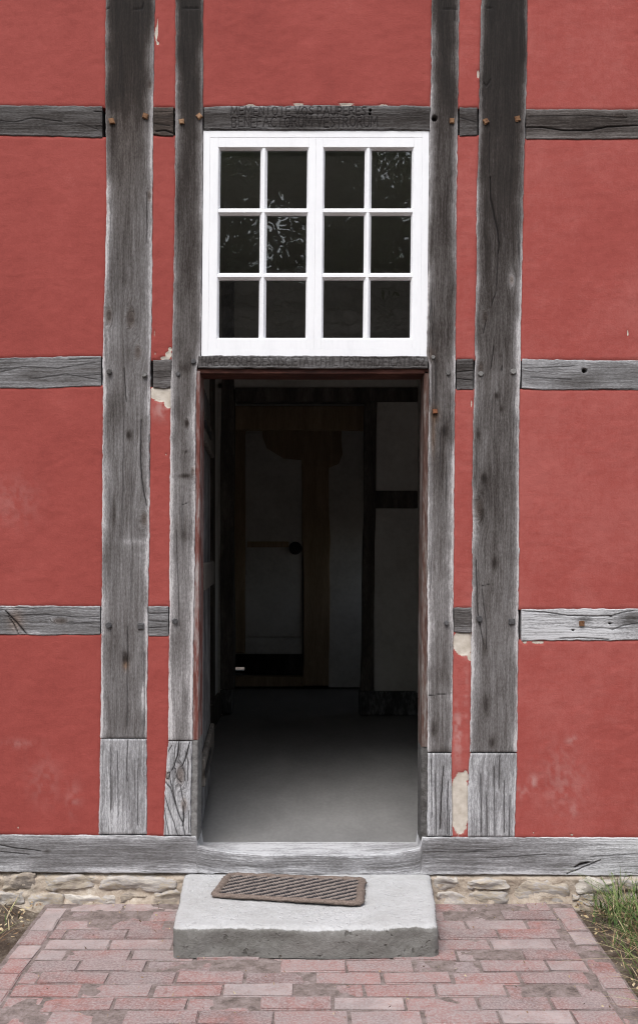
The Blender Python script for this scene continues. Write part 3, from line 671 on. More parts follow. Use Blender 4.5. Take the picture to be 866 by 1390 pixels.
rail3e = timber('rail', [(707.6, 827, 870), (866, 826.4, 869), (1171, 828, 872)], True, house, 82, tone=[(707, 0.98), (800, 0.96), (866, 0.92)], edge=0.04, wave=0.05,
    cracks=[([(709, 829), (740, 831), (770, 835.5), (800, 836.5), (830, 836), (845, 831), (860, 829)], 0.5, 0.004), ([(760, 866.5), (790, 866), (806, 866.6), (826, 868)], 0.55, 0.004), ([(830, 855), (845, 849), (866, 846)], 0.4, 0.003), ([(826, 836), (831, 838)], 0.9, 0.005)],
    holes=[(827.6, 846.5, 1.6), (777.5, 855.5, 1.5)], stains=[(860, 840, 16, 9, 0.45), (793, 841, 10, 5, 0.34), (840, 850, 18, 8, 0.14), (735, 845, 20, 8, 0.06)])

carve1 = inscription([('MEMENTOTE VOS PAUPERES', 314, 499, 145.0, 156.5), ('BENEFACTORUM VESTRORUM', 315, 515, 159.0, 172.5)], 0.85)
lintel = timber('inscribed_beam', [(277, 144.5, 175.6), (330, 143.5, 175.8), (433, 142.6, 176.0), (520, 143.2, 176.0), (583.4, 143.8, 176.2)], True, house, 90, cell=0.0019, tone=[(277, 0.26), (583, 0.25)], edge=0.24, carve=carve1, wob=1.1,
    stains=[(320, 160, 40, 8, 0.03), (430, 172, 160, 4, 0.04), (430, 147, 110, 3, -0.16), (360, 145, 40, 3, -0.12)], holes=[(502.5, 149.5, 2.1), (502, 154.5, 1.8)], rnd=0.004)
lintel['label'] = 'dark beam carved with two lines of Latin capitals'
carve2 = inscription([('HAECDOSCHEDESINSCIETATEFHILTEOMTHIDIFICATIN52', 275, 578, 485.6, 497.4)], 0.95, 0.7)
lintel2 = timber('inscribed_beam', [(269.5, 482.8, 499.6), (430, 483.2, 500.2), (580.5, 483.6, 500.0)], True, house, 91, cell=0.0019, y0=-0.004, depth=0.16, tone=[(270, 0.30), (580, 0.30)], edge=0.16, carve=carve2, wob=0.8, rnd=0.004,
    stains=[(340, 490, 30, 4, -0.06), (480, 494, 50, 4, 0.03)])
lintel2['label'] = 'narrow dark door head carved with one line of letters'

def backz(bv):
    inside = (bv[:, 0] > wx(268.5)) & (bv[:, 0] < wx(570.5)) & (bv[:, 2] > 0.17)
    bv[inside, 2] = 0.2095
    return bv
sill = timber('sill_beam', [(-340, 1131.5, 1182), (0, 1133, 1184), (222, 1135, 1185.6), (266.4, 1135.4, 1186), (268.2, 1148.5, 1186), (285, 1152.5, 1186.2), (310, 1157, 1186.4), (345, 1160, 1186.6), (433, 1161, 1187),
    (500, 1160, 1187), (540, 1157.4, 1187), (562, 1153.2, 1187), (570.6, 1150.4, 1187), (572.6, 1136.4, 1187), (700, 1136.6, 1187.6), (866, 1137.4, 1189), (1230, 1139, 1191)], True, house, 95, depth=0.17,
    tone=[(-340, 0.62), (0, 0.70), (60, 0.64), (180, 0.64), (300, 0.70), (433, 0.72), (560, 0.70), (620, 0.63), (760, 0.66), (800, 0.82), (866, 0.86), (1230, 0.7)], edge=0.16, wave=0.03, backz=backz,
    cracks=[([(0, 1147), (20, 1151), (55, 1155)], 0.5, 0.004), ([(780, 1177.5), (788, 1174), (800, 1170.5)], 1.6, 0.012), ([(769, 1186.5), (785, 1180), (800, 1174), (815, 1167)], 0.7, 0.006), ([(0, 1156), (40, 1160)], 0.3, 0.003), ([(660, 1165), (740, 1160)], 0.3, 0.002), ([(800, 1163), (866, 1159)], 0.35, 0.002)],
    stains=[(100, 1158, 90, 8, 0.10), (200, 1150, 60, 6, 0.06), (200, 1180, 200, 5, -0.16), (10, 1176, 40, 7, -0.12), (640, 1160, 60, 8, 0.10), (660, 1150, 30, 5, 0.06), (792, 1181, 14, 5, -0.28), (835, 1176, 35, 8, -0.10), (433, 1162, 110, 3, -0.06), (330, 1175, 60, 6, 0.06), (65, 1156, 4, 3, 0.3), (650, 1184, 120, 3, -0.14), (560, 1165, 25, 6, 0.08)])

# timbers above the frame
timber('wall_plate', [(-360, -215, -171), (1236, -212, -171)], True, house, 96, cell=0.015, tone=[(-360, 0.12), (1236, 0.12)], depth=0.17)

# pegs in the posts
for p, lst in (
    (post1, [(152.5, 165, 'o', 8.5, 12), (198, 158, 'o', 8, -20), (149, 505.6, 'g', 7.5, 0), (197, 509, 'g', 7.5, 45), (148, 849, 'd', 8.5, 5), (191.5, 849, 'd', 9.5, 0)]),
    (post2, [(247, 165, 'o', 7.5, 5), (270.7, 159, 'o', 8, 40), (242, 507, 'd', 6.5, 0), (263, 490, 'd', 7, 30), (238, 843, 'd', 8, 20)]),
    (post3, [(613, 164, 'o', 7.5, 0), (587.5, 485, 'g', 5.5, 10), (608, 507, 'g', 6.5, 40), (590, 559, 'r', 7.5, 8), (605.7, 845, 'd', 6.5, 0)]),
    (post4, [(659, 166, 'o', 8.5, 30), (702, 161, 'o', 8.5, 14), (652, 507, 'g', 7.5, 50), (696, 505, 'g', 8.5, 5), (650, 840, 'd', 8.5, 10), (694, 843.5, 'd', 9.5, 0)]),
    (rail3e, [(789, 846, 'o', 8, 0)])):
    for (x, y, k, sz, r) in lst:
        peg(x, y, p, k, sz, r, sides=(4 if k in 'or' or sz > 9 else 8), tilt=random.uniform(-6, 8), out=random.uniform(0.006, 0.014))

# red panels
cst = lambda v: (lambda _=0: v)
lin = lambda x0, y0, x1, y1: (lambda x: y0 + (y1 - y0) * (x - x0) / (x1 - x0))
LEFT, RIGHT = (lambda y: -297.0), (lambda y: 1171.0)
pn = 200
cols = [  # end value sets panel tone, with brighter lighting at right painted into it
 (LEFT, f1L, [(-171, lin(0, 142.6, 139, 144.3)), (lin(0, 183, 139, 186), lin(0, 485.5, 137, 483.5)), (lin(0, 526.8, 137, 523.6), lin(0, 822.6, 136, 823)), (lin(0, 861.5, 136, 861.4), lin(0, 1133, 222, 1135))], 0.40),
 (f1R, f2L, [(-171, cst(144.8)), (cst(184), cst(488)), (cst(526), cst(823)), (cst(863), cst(1134.4))], 0.50),
 (f2R, f3L, [(-171, cst(143.6))], 0.42),
 (f3R, f4L, [(-171, cst(145.4)), (cst(183.6), cst(487.4)), (cst(528.4), cst(825)), (cst(858.6), cst(1136.4))], 0.72),
 (f4R, RIGHT, [(-171, cst(148.3)), (cst(188), cst(488.4)), (cst(528.6), cst(826.8)), (cst(869.8), cst(1137))], 0.80)]
CH = {(1, 0): [(211.5, 45, 1.6, 13, 0.75), (214.5, 38, 1.2, 18, 0.7), (214.5, 58, 1.4, 4, 0.8)],
      (1, 1): [(229, 481, 5, 5, 0.9), (231, 474, 3, 4, 0.8), (224, 486, 8, 3, 0.8), (210, 452, 1.0, 7, 0.6), (211, 480, 1.2, 3, 0.6)],
      (1, 2): [(220, 533, 18, 14, 0.9), (229, 546, 7, 9, 0.9), (217, 677, 0.9, 10, 0.55), (225, 617, 1.3, 1.3, 0.8)],
      (3, 0): [(649, 100, 2, 7, 0.8)],
      (3, 3): [(629, 872, 16, 20, 0.95), (638, 892, 5, 8, 0.6), (624, 1092, 15, 46, 0.95), (628, 1055, 12, 8, 0.7), (632, 1050, 4, 6, 0.6), (617, 680, 1, 5, 0.6)],
      (3, 2): [(640, 548, 1.5, 6, 0.7), (617, 560, 1.2, 4, 0.7)],
      (4, 1): [(852, 452, 1.5, 5, 0.8)],
      (4, 3): [(730, 872, 12, 2.5, 0.7), (712, 872, 5, 2, 0.7), (776, 1134, 3, 2.5, 0.6), (724, 1131, 2, 2, 0.7)],
      (4, 2): [(735, 760, 1.2, 1.2, 0.7), (803, 668, 1.2, 1.2, 0.7)],
      (0, 3): [(122, 1028, 1.3, 1.3, 0.7), (25, 1124, 2, 4, 0.5)],
      (0, 2): [(40, 646, 1.2, 1.2, 0.7)],
      (2, 0): [(340, 142, 8, 2, 0.8), (405, 141, 10, 2, 0.8), (470, 141, 14, 2, 0.8), (520, 142, 8, 2, 0.7)]}
PL = {(4, 3): [(724, 1062, 6, 10, 0.55), (708, 1075, 8, 8, 0.45), (776, 1005, 8, 6, 0.4), (760, 1060, 30, 40, 0.22), (778, 1100, 5, 10, 0.35)],
      (3, 3): [(621, 995, 6, 40, 0.55), (632, 940, 3, 60, 0.3)], (0, 2): [(20, 680, 30, 30, 0.14)], (0, 3): [(100, 1085, 10, 20, 0.22), (60, 1060, 20, 30, 0.15), (25, 1010, 25, 6, 0.2)],
      (1, 2): [(219, 556, 12, 12, 0.5)]}
for ci, (xl, xr, rows, v) in enumerate(cols):
    for ri, (a, b) in enumerate(rows):
        ya = a if callable(a) else cst(a)
        plaster('plaster_panel', xl, xr, ya, b, house, pn, CH.get((ci, ri), ()), PL.get((ci, ri), ()), v, cell=0.005 if ci in (1, 3) else 0.007)
        pn += 7

# ------------------------------------------------------------------ window
def wskew(px, py): return px - 3.0 * (py - 178) / 306.0
win = tag(empty('window'), None); win.parent = house
def wbar(name, x0, x1, y0, y1, ya, yb, parent, bev=0.0006, mat=WHITE):
    bm = bmesh.new()
    bbox(bm, 0, 1, ya, yb, 0, 1)
    for v in bm.verts:
        py = y1 + (y0 - y1) * v.co.z
        px = wskew(x0 + (x1 - x0) * v.co.x, py)
        v.co.x = wx(px); v.co.z = wz(py)
    bmesh.ops.bevel(bm, geom=list(bm.edges), offset=bev, segments=2, affect='EDGES')
    return bobj(name, bm, mat, parent)
WY = 0.006
fr0, fr1, ft, fb = 276.4, 582.6, 176.6, 483.4
wbar('frame', fr0, fr0 + 9, ft, fb, WY, 0.10, win)
wbar('frame', fr1 - 9, fr1, ft, fb, WY, 0.10, win)
wbar('frame', fr0 + 9.1, fr1 - 9.1, ft, ft + 9, WY + 0.0004, 0.10, win)
wbar('frame', fr0 + 9.1, fr1 - 9.1, fb - 10, fb, WY + 0.0004, 0.10, win)
C = [(299.2, 353.6), (363.2, 417.2), (441.4, 495.6), (505.2, 559.6)]
R_ = [(201.2, 280.6), (290.2, 368.6), (378.4, 457.2)]
for s_, (ca, cb, x0, x1) in enumerate(((C[0], C[1], fr0 + 9.06, 429.2), (C[2], C[3], 429.3, fr1 - 9.06))):
    sash = bpy.data.objects.new('sash', None); link(sash, win)
    y0_, y1_ = ft + 9.06, fb - 10.06
    pa = ca[0]; pb = cb[1]
    # joined rails and stiles of one sash
    bm = bmesh.new()
    def addbar(xa, xb, ya, yb, d0, d1):
        b2 = bmesh.new(); bbox(b2, 0, 1, d0, d1, 0, 1)
        for v in b2.verts:
            py = yb + (ya - yb) * v.co.z
            px = wskew(xa + (xb - xa) * v.co.x, py)
            v.co.x = wx(px); v.co.z = wz(py)
        bmesh.ops.bevel(b2, geom=list(b2.edges), offset=0.0005, segments=1, affect='EDGES')
        me = bpy.data.meshes.new('t'); b2.to_mesh(me); b2.free(); bm.from_mesh(me); bpy.data.meshes.remove(me)
    o_ = 2.6  # moulded edge around the panes
    addbar(x0, pa - o_, y0_, y1_, WY + 0.001, 0.06)
    addbar(pb + o_, x1, y0_, y1_, WY + 0.001, 0.06)
    addbar(pa - o_ + .05, pb + o_ - .05, y0_, R_[0][0] - o_, WY + 0.0012, 0.06)
    addbar(pa - o_ + .05, pb + o_ - .05, R_[2][1] + o_, y1_, WY + 0.0012, 0.06)
    me = bpy.data.meshes.new('sash_rails'); bm.to_mesh(me); bm.free(); me.materials.append(WHITE)
    # the sash is a mesh: rails and stiles together
    bpy.data.objects.remove(sash)
    sash = link(bpy.data.objects.new('sash', me), win)
    # glazing bars (each with a chamfered front)
    def gbar(xa, xb, ya, yb, vert):
        bm = bmesh.new()
        pts = [(-0.5, 0.05), (-0.5, 0.022), (-0.17, 0.009), (0.17, 0.009), (0.5, 0.022), (0.5, 0.05)]
        rows = []
        for e_ in (0, 1):
            r = []
            for (k, d) in pts:
                if vert: px, py = (xa + xb) / 2 + k * (xb - xa), ya + (yb - ya) * e_
                else: px, py = xa + (xb - xa) * e_, (ya + yb) / 2 + k * (yb - ya)
                r.append(bm.verts.new((wx(wskew(px, py)), d + (0.0005 if vert else 0), wz(py))))
            rows.append(r)
        for i in range(5):
            f = (rows[0][i], rows[0][i + 1], rows[1][i + 1], rows[1][i])
            bm.faces.new(f)
        bmesh.ops.recalc_face_normals(bm, faces=bm.faces)
        return bobj('glazing_bar', bm, WHITE, win)
    gbar(ca[1], cb[0], R_[0][0] - o_, R_[2][1] + o_, True)
    for (ra, rb) in ((R_[0][1], R_[1][0]), (R_[1][1], R_[2][0])):
        gbar(pa - o_, pb + o_, ra, rb, False)
    # chamfered rim round the sash opening
    bm = bmesh.new()
    def rimloop(off, d):
        return [bm.verts.new((wx(wskew(x, y)), d, wz(y))) for (x, y) in ((pa - off, R_[0][0] - off), (pb + off, R_[0][0] - off), (pb + off, R_[2][1] + off), (pa - off, R_[2][1] + off))]
    l0 = rimloop(o_ + 0.15, 0.0085); l1 = rimloop(o_ - 0.6, 0.0095); l2 = rimloop(0, 0.022); l3 = rimloop(0, 0.05)
    for A_, B_ in ((l0, l1), (l1, l2), (l2, l3)):
        for i in range(4): bm.faces.new((A_[i], A_[(i + 1) % 4], B_[(i + 1) % 4], B_[i]))
    bmesh.ops.recalc_face_normals(bm, faces=bm.faces)
    bobj('sash_moulding', bm, WHITE, win)
    for (xa, xb) in (ca, cb):
        for (ya, yb) in R_:
            tx, tz = random.uniform(-.0010, .0010), random.uniform(-.0010, .0010)
            bm = bmesh.new()
            bbox(bm, 0, 1, 0, 1, 0, 1)
            for v in bm.verts:
                u_, v_ = v.co.x - .5, v.co.z - .5
                py = yb + 1.5 + (ya - yb - 3) * v.co.z; px = wskew(xa - 1.5 + (xb - xa + 3) * v.co.x, py)
                v.co = Vector((wx(px), 0.030 + 0.003 * v.co.y + u_ * tx + v_ * tz, wz(py)))
            bmesh.ops.recalc_face_normals(bm, faces=bm.faces)
            bobj('pane', bm, GLASS, win)

# ------------------------------------------------------------------ door frame, leaf, interior
def slab(name, mat, parent, prof_px, ya, yb, horiz=False):
    """a jamb board: profile rows (s, lo, hi) in photo pixels at the wall plane, front ya to back yb"""
    bm = bmesh.new(); rows = []
    for (s_, lo, hi) in prof_px:
        c_ = [(lo, s_), (hi, s_)] if not horiz else [(s_, lo), (s_, hi)]
        rows.append([bm.verts.new((wx(c_[i][0]), d, wz(c_[i][1]))) for i, d in ((0, ya), (1, ya), (1, yb), (0, yb))])
    for A_, B_ in zip(rows, rows[1:]):
        for i in range(4): bm.faces.new((A_[i], A_[(i + 1) % 4], B_[(i + 1) % 4], B_[i]))
    bm.faces.new(rows[0]); bm.faces.new(rows[-1][::-1])
    bmesh.ops.recalc_face_normals(bm, faces=bm.faces)
    es = [e for e in bm.edges if abs(e.verts[0].co.y - ya) < 1e-5 and abs(e.verts[1].co.y - ya) < 1e-5]
    bmesh.ops.bevel(bm, geom=es, offset=0.0025, segments=2, affect='EDGES')
    return bobj(name, bm, mat, parent)
slab('door_jamb', LINER, house, [(503, 266, 271.4), (700, 264.6, 271.0), (860, 262.6, 270), (1005, 260.6, 269.2)], 0.006, 0.15)
slab('door_jamb', PEGG, house, [(1005.3, 260.6, 268.6), (1148, 258.4, 267.6)], 0.007, 0.15)
slab('door_jamb', LINER2, house, [(503, 576, 583), (700, 574.2, 581), (860, 572.6, 581), (1015, 572.2, 581)], 0.010, 0.15)
slab('door_jamb', PEGG, house, [(1015.4, 572.0, 581), (1150, 571.4, 581)], 0.011, 0.15)
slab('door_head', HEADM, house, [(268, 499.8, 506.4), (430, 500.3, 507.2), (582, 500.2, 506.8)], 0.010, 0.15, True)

# inner lining of the front wall, keeps the inside dark
for (x0, x1, z0, z1) in ((-2.5, wx(263), -0.1, 4.62), (wx(583), 2.6, -0.1, 4.62), (wx(263) + .001, wx(583) - .001, wz(500), wz(476)), (wx(263) + .001, wx(583) - .001, wz(186), 4.62)):
    box('inner_wall', IWALL, house, x0, x1, 0.152, 0.20, z0, z1)

FZ = 0.205
hx0, hx1 = -0.81, 0.795
HC = 3.75
Y3 = 3.40
# floor of screed, a shallow worn sheet
n_, m_ = 160, 60
yy = np.linspace(0.1705, 4.80, n_); xx = np.linspace(-1.2, 1.2, m_)
XX, YY = np.meshgrid(xx, yy)
ZZ = FZ + 0.006 * (fbm(XX * 2, YY * 2, 77, 4) - 0.5)
flo = qmesh('floor', np.stack([XX, YY, ZZ], -1).reshape(-1, 3), gridfaces(n_, m_), FLOOR, house)
box('hall_wall', IWALL, house, hx0 - 0.12, hx0, 0.2005, Y3 + 0.02, 0.02, HC + .1)
box('hall_wall', IWALL, house, hx1, hx1 + 0.12, 0.2005, Y3 + 0.02, 0.02, HC + .1)
box('ceiling', IWALL, house, -1.6, 1.6, 0.2005, 6.6, HC, HC + 0.1)
box('skirting', IDARK, house, hx0 + .0005, hx0 + 0.03, 1.15, Y3 - 0.06, FZ - .02, FZ + 0.19)
box('skirting', IDARK, house, hx1 - 0.012, hx1 - .0005, 0.5, Y3 - 0.06, FZ - .02, FZ + 0.15)
# timber uprights on the left hall wall
for y_ in (1.9, 2.8):
    box('hall_post', IDARK, house, hx0 + .0006, hx0 + 0.025, y_, y_ + 0.16, FZ - .01, HC - .01, 0.004, 0.002)
ZP = DC + Y3
def prect(name, mat, x0, x1, y0, y1, Z, th=0.1, bev=0.006, jit=0.003, dx=0.0, nseg=1):
    """rectangle of photo pixels standing at distance Z; dx = lean of the lower end in pixels"""
    bm = bmesh.new(); bbox(bm, 0, 1, 0, th, 0, 1)
    if nseg > 1:
        es = [e for e in bm.edges if abs(e.verts[0].co.z - e.verts[1].co.z) > .5]
        bmesh.ops.subdivide_edges(bm, edges=es, cuts=nseg, use_grid_fill=True)
    for v in bm.verts:
        py = y1 + (y0 - y1) * v.co.z; px = x0 + (x1 - x0) * v.co.x + dx * (1 - v.co.z)
        if jit:
            px += random.uniform(-1, 1) * (jit * PPM * (1.6 if nseg > 1 else 0.6))
        p = at(px, py, Z); v.co = Vector((p.x, p.y + v.co.y, p.z))
    if bev: bmesh.ops.bevel(bm, geom=list(bm.edges), offset=bev, segments=1, affect='EDGES')
    return bobj(name, bm, mat, house)
# partition across the hall: sill blocks, posts, rail, beam, plaster
prect('partition_post', IDARK, 301, 319, 330, 936, ZP - 0.01, 0.14, dx=-2, nseg=7)
prect('partition_block', DOORM, 299, 315, 937, 969, ZP - 0.02, 0.16, jit=0.001)
prect('partition_post', IDARK, 496, 512, 545.5, 938.5, ZP - 0.01, 0.14, dx=-6, nseg=7)
prect('partition_sill', DOORM, 488, 565, 939, 971, ZP - 0.03, 0.18, jit=0.001)
prect('partition_rail', IDARK, 509, 566, 666, 690, ZP - 0.006, 0.1, jit=0.001)
prect('partition_beam', IDARK, 319, 567, 526, 545, ZP - 0.012, 0.15, jit=0.001)
for (x0, x1, y0, y1) in ((511, 567, 545, 666.5), (508, 567, 689.5, 940), (290, 567, 330, 527), (286, 302, 520, 975)):
    prect('partition_panel', IPLAST, x0, x1, y0, y1, ZP + 0.012, 0.06, bev=0, jit=0)
# space behind the partition
Z2 = DC + 4.75
prect('inner_lintel', IBROWN, 312, 500, 551, 583, ZP + 0.45, 0.12, jit=0.001)
prect('far_panel', IPLAST, 318, 410, 560, 888, Z2 + 0.02, 0.08, bev=0, jit=0)
prect('far_panel', IPLAST, 446, 520, 500, 933, Z2 + 0.02, 0.08, bev=0, jit=0)
prect('far_panel', IPLAST, 250, 600, 380, 590, Z2 + 0.021, 0.078, bev=0, jit=0)
prect('far_jamb', IBROWN, 316, 333, 584, 887, Z2 - 0.005, 0.06, jit=0.002, nseg=5)
prect('far_post', IBROWN, 411, 447, 600, 931, Z2 - 0.02, 0.12, jit=0.0035, nseg=9)
bm = bmesh.new()
outl = [(356, 583), (464, 583), (463, 598), (465, 616), (460, 629), (447, 634), (411, 633), (409, 624), (385, 622), (372, 614), (362, 608), (357, 594)]
fv = []
for d in (0, 0.1):
    fv.append([bm.verts.new(at(x, y, Z2 - 0.03) + Vector((0, d, 0))) for x, y in outl])
bm.faces.new(fv[0]); bm.faces.new(fv[1][::-1])
for i in range(len(outl)):
    j = (i + 1) % len(outl); bm.faces.new((fv[0][i], fv[0][j], fv[1][j], fv[1][i]))
bmesh.ops.recalc_face_normals(bm, faces=bm.faces)
bobj('bracket', bm, IBROWN, house)
# white boarded door in the far wall with its latch
prect('far_door', IPLAST, 333.5, 410, 588, 864, Z2 + 0.004, 0.03, bev=0.003, jit=0)
prect('far_door_rail', IPLAST, 333, 410, 866, 887.5, Z2 + 0.001, 0.03, bev=0.003, jit=0)
prect('latch_bar', IBROWN, 336, 392, 735, 743, Z2 - 0.014, 0.018, bev=0.001, jit=0)
bm = bmesh.new(); bmesh.ops.create_cone(bm, cap_ends=True, segments=14, radius1=0.062, radius2=0.05, depth=0.03)
bmesh.ops.rotate(bm, cent=(0, 0, 0), matrix=Matrix.Rotation(math.radians(90), 3, 'X'), verts=bm.verts)
o = bobj('latch', bm, BLACKIRON, house); o.location = at(401, 744, Z2 - 0.02)
prect('far_threshold', IBROWN, 300, 412, 919, 932, Z2 - 0.01, 0.12, bev=0.004, jit=0.001)
box('back_wall', IPLAST, house, -1.60, -1.25, Y3 + 0.022, 6.6, -0.02, HC - .002)
box('back_wall', IPLAST, house, 1.25, 1.35, Y3 + 0.022, 3.70, -0.02, HC - .002)
box('back_wall', IPLAST, house, 1.25, 1.35, 4.35, 6.6, -0.02, HC - .002)
box('back_wall', IPLAST, house, 1.251, 1.349, 3.70, 4.35, -0.02, 1.25)
box('back_wall', IPLAST, house, 1.251, 1.349, 3.70, 4.35, 1.85, HC - .003)
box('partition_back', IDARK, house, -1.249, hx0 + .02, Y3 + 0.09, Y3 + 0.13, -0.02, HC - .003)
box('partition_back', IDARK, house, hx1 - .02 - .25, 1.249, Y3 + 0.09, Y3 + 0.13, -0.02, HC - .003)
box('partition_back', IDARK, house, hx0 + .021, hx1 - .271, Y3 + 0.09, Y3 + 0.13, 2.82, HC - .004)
# rear wall with a gap of daylight at floor level
YR = 6.1
g0 = at(315, 905.5, DC + YR); g1 = at(332, 910.5, DC + YR)
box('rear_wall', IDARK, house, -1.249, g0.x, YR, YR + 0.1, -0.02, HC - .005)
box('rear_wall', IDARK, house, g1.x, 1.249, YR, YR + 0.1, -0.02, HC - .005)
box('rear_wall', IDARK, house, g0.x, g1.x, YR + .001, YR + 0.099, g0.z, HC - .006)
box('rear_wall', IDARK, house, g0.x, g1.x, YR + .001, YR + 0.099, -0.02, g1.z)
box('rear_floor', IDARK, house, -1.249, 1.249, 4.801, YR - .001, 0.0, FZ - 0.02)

# open door leaf, boards on ledges
door = bpy.data.objects.new('door', None); link(door, house)
hinge = Vector((-0.545, 0.165, 0)); endp = Vector((-0.607, 1.12, 0))
dv = (endp - hinge); dl = dv.length
door.location = (hinge.x, hinge.y, 0); door.rotation_euler = (0, 0, math.atan2(dv.y, dv.x))
nb = 5
for i in range(nb):
    a0 = dl / nb * i + 0.002; a1 = dl / nb * (i + 1) - 0.002
    box('board', DOORM, door, a0, a1, 0, 0.032, FZ + 0.015, wz(497), 0.003, 0.0008)
for z_ in (0.45, 1.35, 2.05):
    box('ledge', IDARK, door, 0.04, dl - 0.04, -0.025, -0.0005, z_, z_ + 0.13, 0.006)
for z_ in (0.5, 2.1):
    box('hinge', BLACKIRON, door, 0.0, 0.5, -0.031, -0.0255, z_, z_ + 0.035, 0.001)

# ------------------------------------------------------------------ foundation
def foundation():
    x0, x1 = -342, 1232
    n, m = 34, 620
    py = np.linspace(1181, 1246, n)[:, None] + np.zeros((1, m)); px = np.linspace(x0, x1, m)[None, :] + np.zeros((n, 1))
    X = wx(px); Z = wz(py)
    h = 0.028 * (fbm(X * 7, Z * 16, 301, 5) - 0.5) + 0.012 * (fbm(X * 40, Z * 40, 305, 3) - 0.5)
    h = h + 0.022 * sstep(0.05, -0.05, Z)
    h = h - 0.035 * sstep(wz(1193), wz(1186), Z)
    Y = 0.002 - h
    V = np.stack([X, Y, Z], -1).reshape(-1, 3)
    back = np.array([[wx(x0), 0.13, wz(1181)], [wx(x1), 0.13, wz(1181)]])
    return qmesh('foundation', V, gridfaces(n, m), MORTAR, house)
found = foundation()
def stone(x0, x1, y0, y1, parent, out, seed, dark=0):
    bm = bmesh.new()
    bmesh.ops.create_cube(bm, size=2)
    bmesh.ops.subdivide_edges(bm, edges=list(bm.edges), cuts=9, use_grid_fill=True)
    sx, sz = (x1 - x0) / PPM / 2, (y1 - y0) / PPM / 2
    sy = 0.05
    c = Vector((wx((x0 + x1) / 2), 0.035, wz((y0 + y1) / 2)))
    for v in bm.verts:
        p = v.co
        # rounded block
        k = (abs(p.x) ** 7 + abs(p.y) ** 7 + abs(p.z) ** 7) ** (1 / 7)
        p = p / k
        q = Vector((p.x * sx, p.y * sy, p.z * sz))
        w0 = q + Vector((seed * 3.1, seed * 1.7, 0))
        d = Vector((mnoise.noise(w0 * 18), mnoise.noise(w0 * 18 + Vector((9, 0, 0))), mnoise.noise(w0 * 18 + Vector((0, 9, 0))))) * 0.014
        d += Vector((mnoise.noise(w0 * 60), mnoise.noise(w0 * 60 + Vector((5, 0, 0))), mnoise.noise(w0 * 60 + Vector((0, 5, 0))))) * 0.008
        v.co = q + d
    o = bobj('stone', bm, STONE, parent, smooth=True)
    o.location = c + Vector((0, -out, 0)); o.rotation_euler = (0, random.uniform(-.03, .03), 0)
    return o
ST = [(4, 50, 1187, 1206), (56, 133, 1189, 1208), (136, 243, 1190, 1209), (-8, 34, 1209, 1228), (36, 86, 1211, 1233), (89, 160, 1214, 1233), (163, 206, 1213, 1231), (208, 249, 1209, 1229),
      (582, 624, 1191, 1208), (590, 632, 1211, 1232), (632, 690, 1192, 1209), (634, 690, 1210, 1231), (697, 772, 1195, 1232), (780, 835, 1193, 1214), (782, 812, 1222, 1237), (840, 890, 1190, 1206), (815, 870, 1216, 1236),
      (-60, 0, 1188, 1207), (-130, -64, 1189, 1225), (-70, -14, 1209, 1233), (-220, -134, 1187, 1228), (-330, -226, 1188, 1230), (893, 970, 1190, 1232), (974, 1040, 1192, 1212), (975, 1060, 1213, 1234), (1063, 1140, 1190, 1230), (1144, 1220, 1191, 1231), (776, 806, 1214, 1221)]
for i, (a, b, c, d) in enumerate(ST):
    stone(a, b, c, d, found, random.uniform(-0.012, 0.001), i + 1)

# ================================================================== ground, path
def ground_sheet():
    xs = np.concatenate([[-900, -300, -100, -40, -15, -8, -5], np.linspace(-3.6, 3.6, 150), [5, 8, 15, 40, 100, 300, 900]])
    ys = np.concatenate([[-900, -300, -100, -40, -15, -8, -5], np.linspace(-3.2, 0.1, 80), [1, 3, 7.5, 15, 40, 100, 300, 900]])
    X, Y = np.meshgrid(xs, ys)
    onpath = sstep(1.32, 1.16, np.abs(X + 0.04))
    Z = 0.018 * (fbm(X * 5, Y * 5, 401, 4) - 0.35) * (1 - onpath) - 0.03 * onpath - 0.012
    Z = np.where((np.abs(X) > 3.7) | (Y < -3.3) | (Y > 0.3), -0.02, Z)
    return qmesh('ground', np.stack([X, Y, Z], -1).reshape(-1, 3), gridfaces(len(ys), len(xs)), SOIL)
tag(ground_sheet(), 'bare brown soil beside the brick path', None, None, 'structure')

n_, m_ = 200, 220
xx = np.linspace(-1.19, 1.10, m_); yy = np.linspace(-2.55, 0.03, n_)
XX, YY = np.meshgrid(xx, yy)
ZZ = -0.0045 + 0.008 * (fbm(XX * 9, YY * 9, 411, 4) - 0.5)
path = qmesh('brick_path', np.stack([XX, YY, ZZ], -1).reshape(-1, 3), gridfaces(n_, m_), JOINT)
tag(path, 'worn red brick path in front of the doorway', None, None, 'structure')
# five shared brick shapes
bmeshes = []
for k in range(6):
    bm = bmesh.new()
    bbox(bm, -0.5, 0.5, -0.5, 0.5, -0.05, 0.0)
    for v in bm.verts:
        v.co.x *= 0.238; v.co.y *= 0.0895
    bmesh.ops.bevel(bm, geom=[e for e in bm.edges if e.verts[0].co.z > -0.01 or e.verts[1].co.z > -0.01], offset=0.003, segments=2, affect='EDGES')
    for v in bm.verts:
        j = 0.0032
        v.co += Vector((random.uniform(-j, j), random.uniform(-j, j), random.uniform(-j, j) * 0.5))
    me = bpy.data.meshes.new('brick'); bm.to_mesh(me); bm.free(); me.materials.append(BRICK)
    bmeshes.append(me)
def brick(x, y, rz, sx=1.0, sy=1.0):
    o = bpy.data.objects.new('brick', random.choice(bmeshes))
    o.location = (x, y, random.uniform(-0.006, 0.003)); o.scale = (sx * random.uniform(0.965, 1.01), sy * random.uniform(0.93, 1.03), 1)
    o.rotation_euler = (random.uniform(-.012, .012), random.uniform(-.008, .008), rz + random.uniform(-.026, .026))
    link(o, path)
pitch = 0.248
xl_, xr_ = -1.075, 0.995
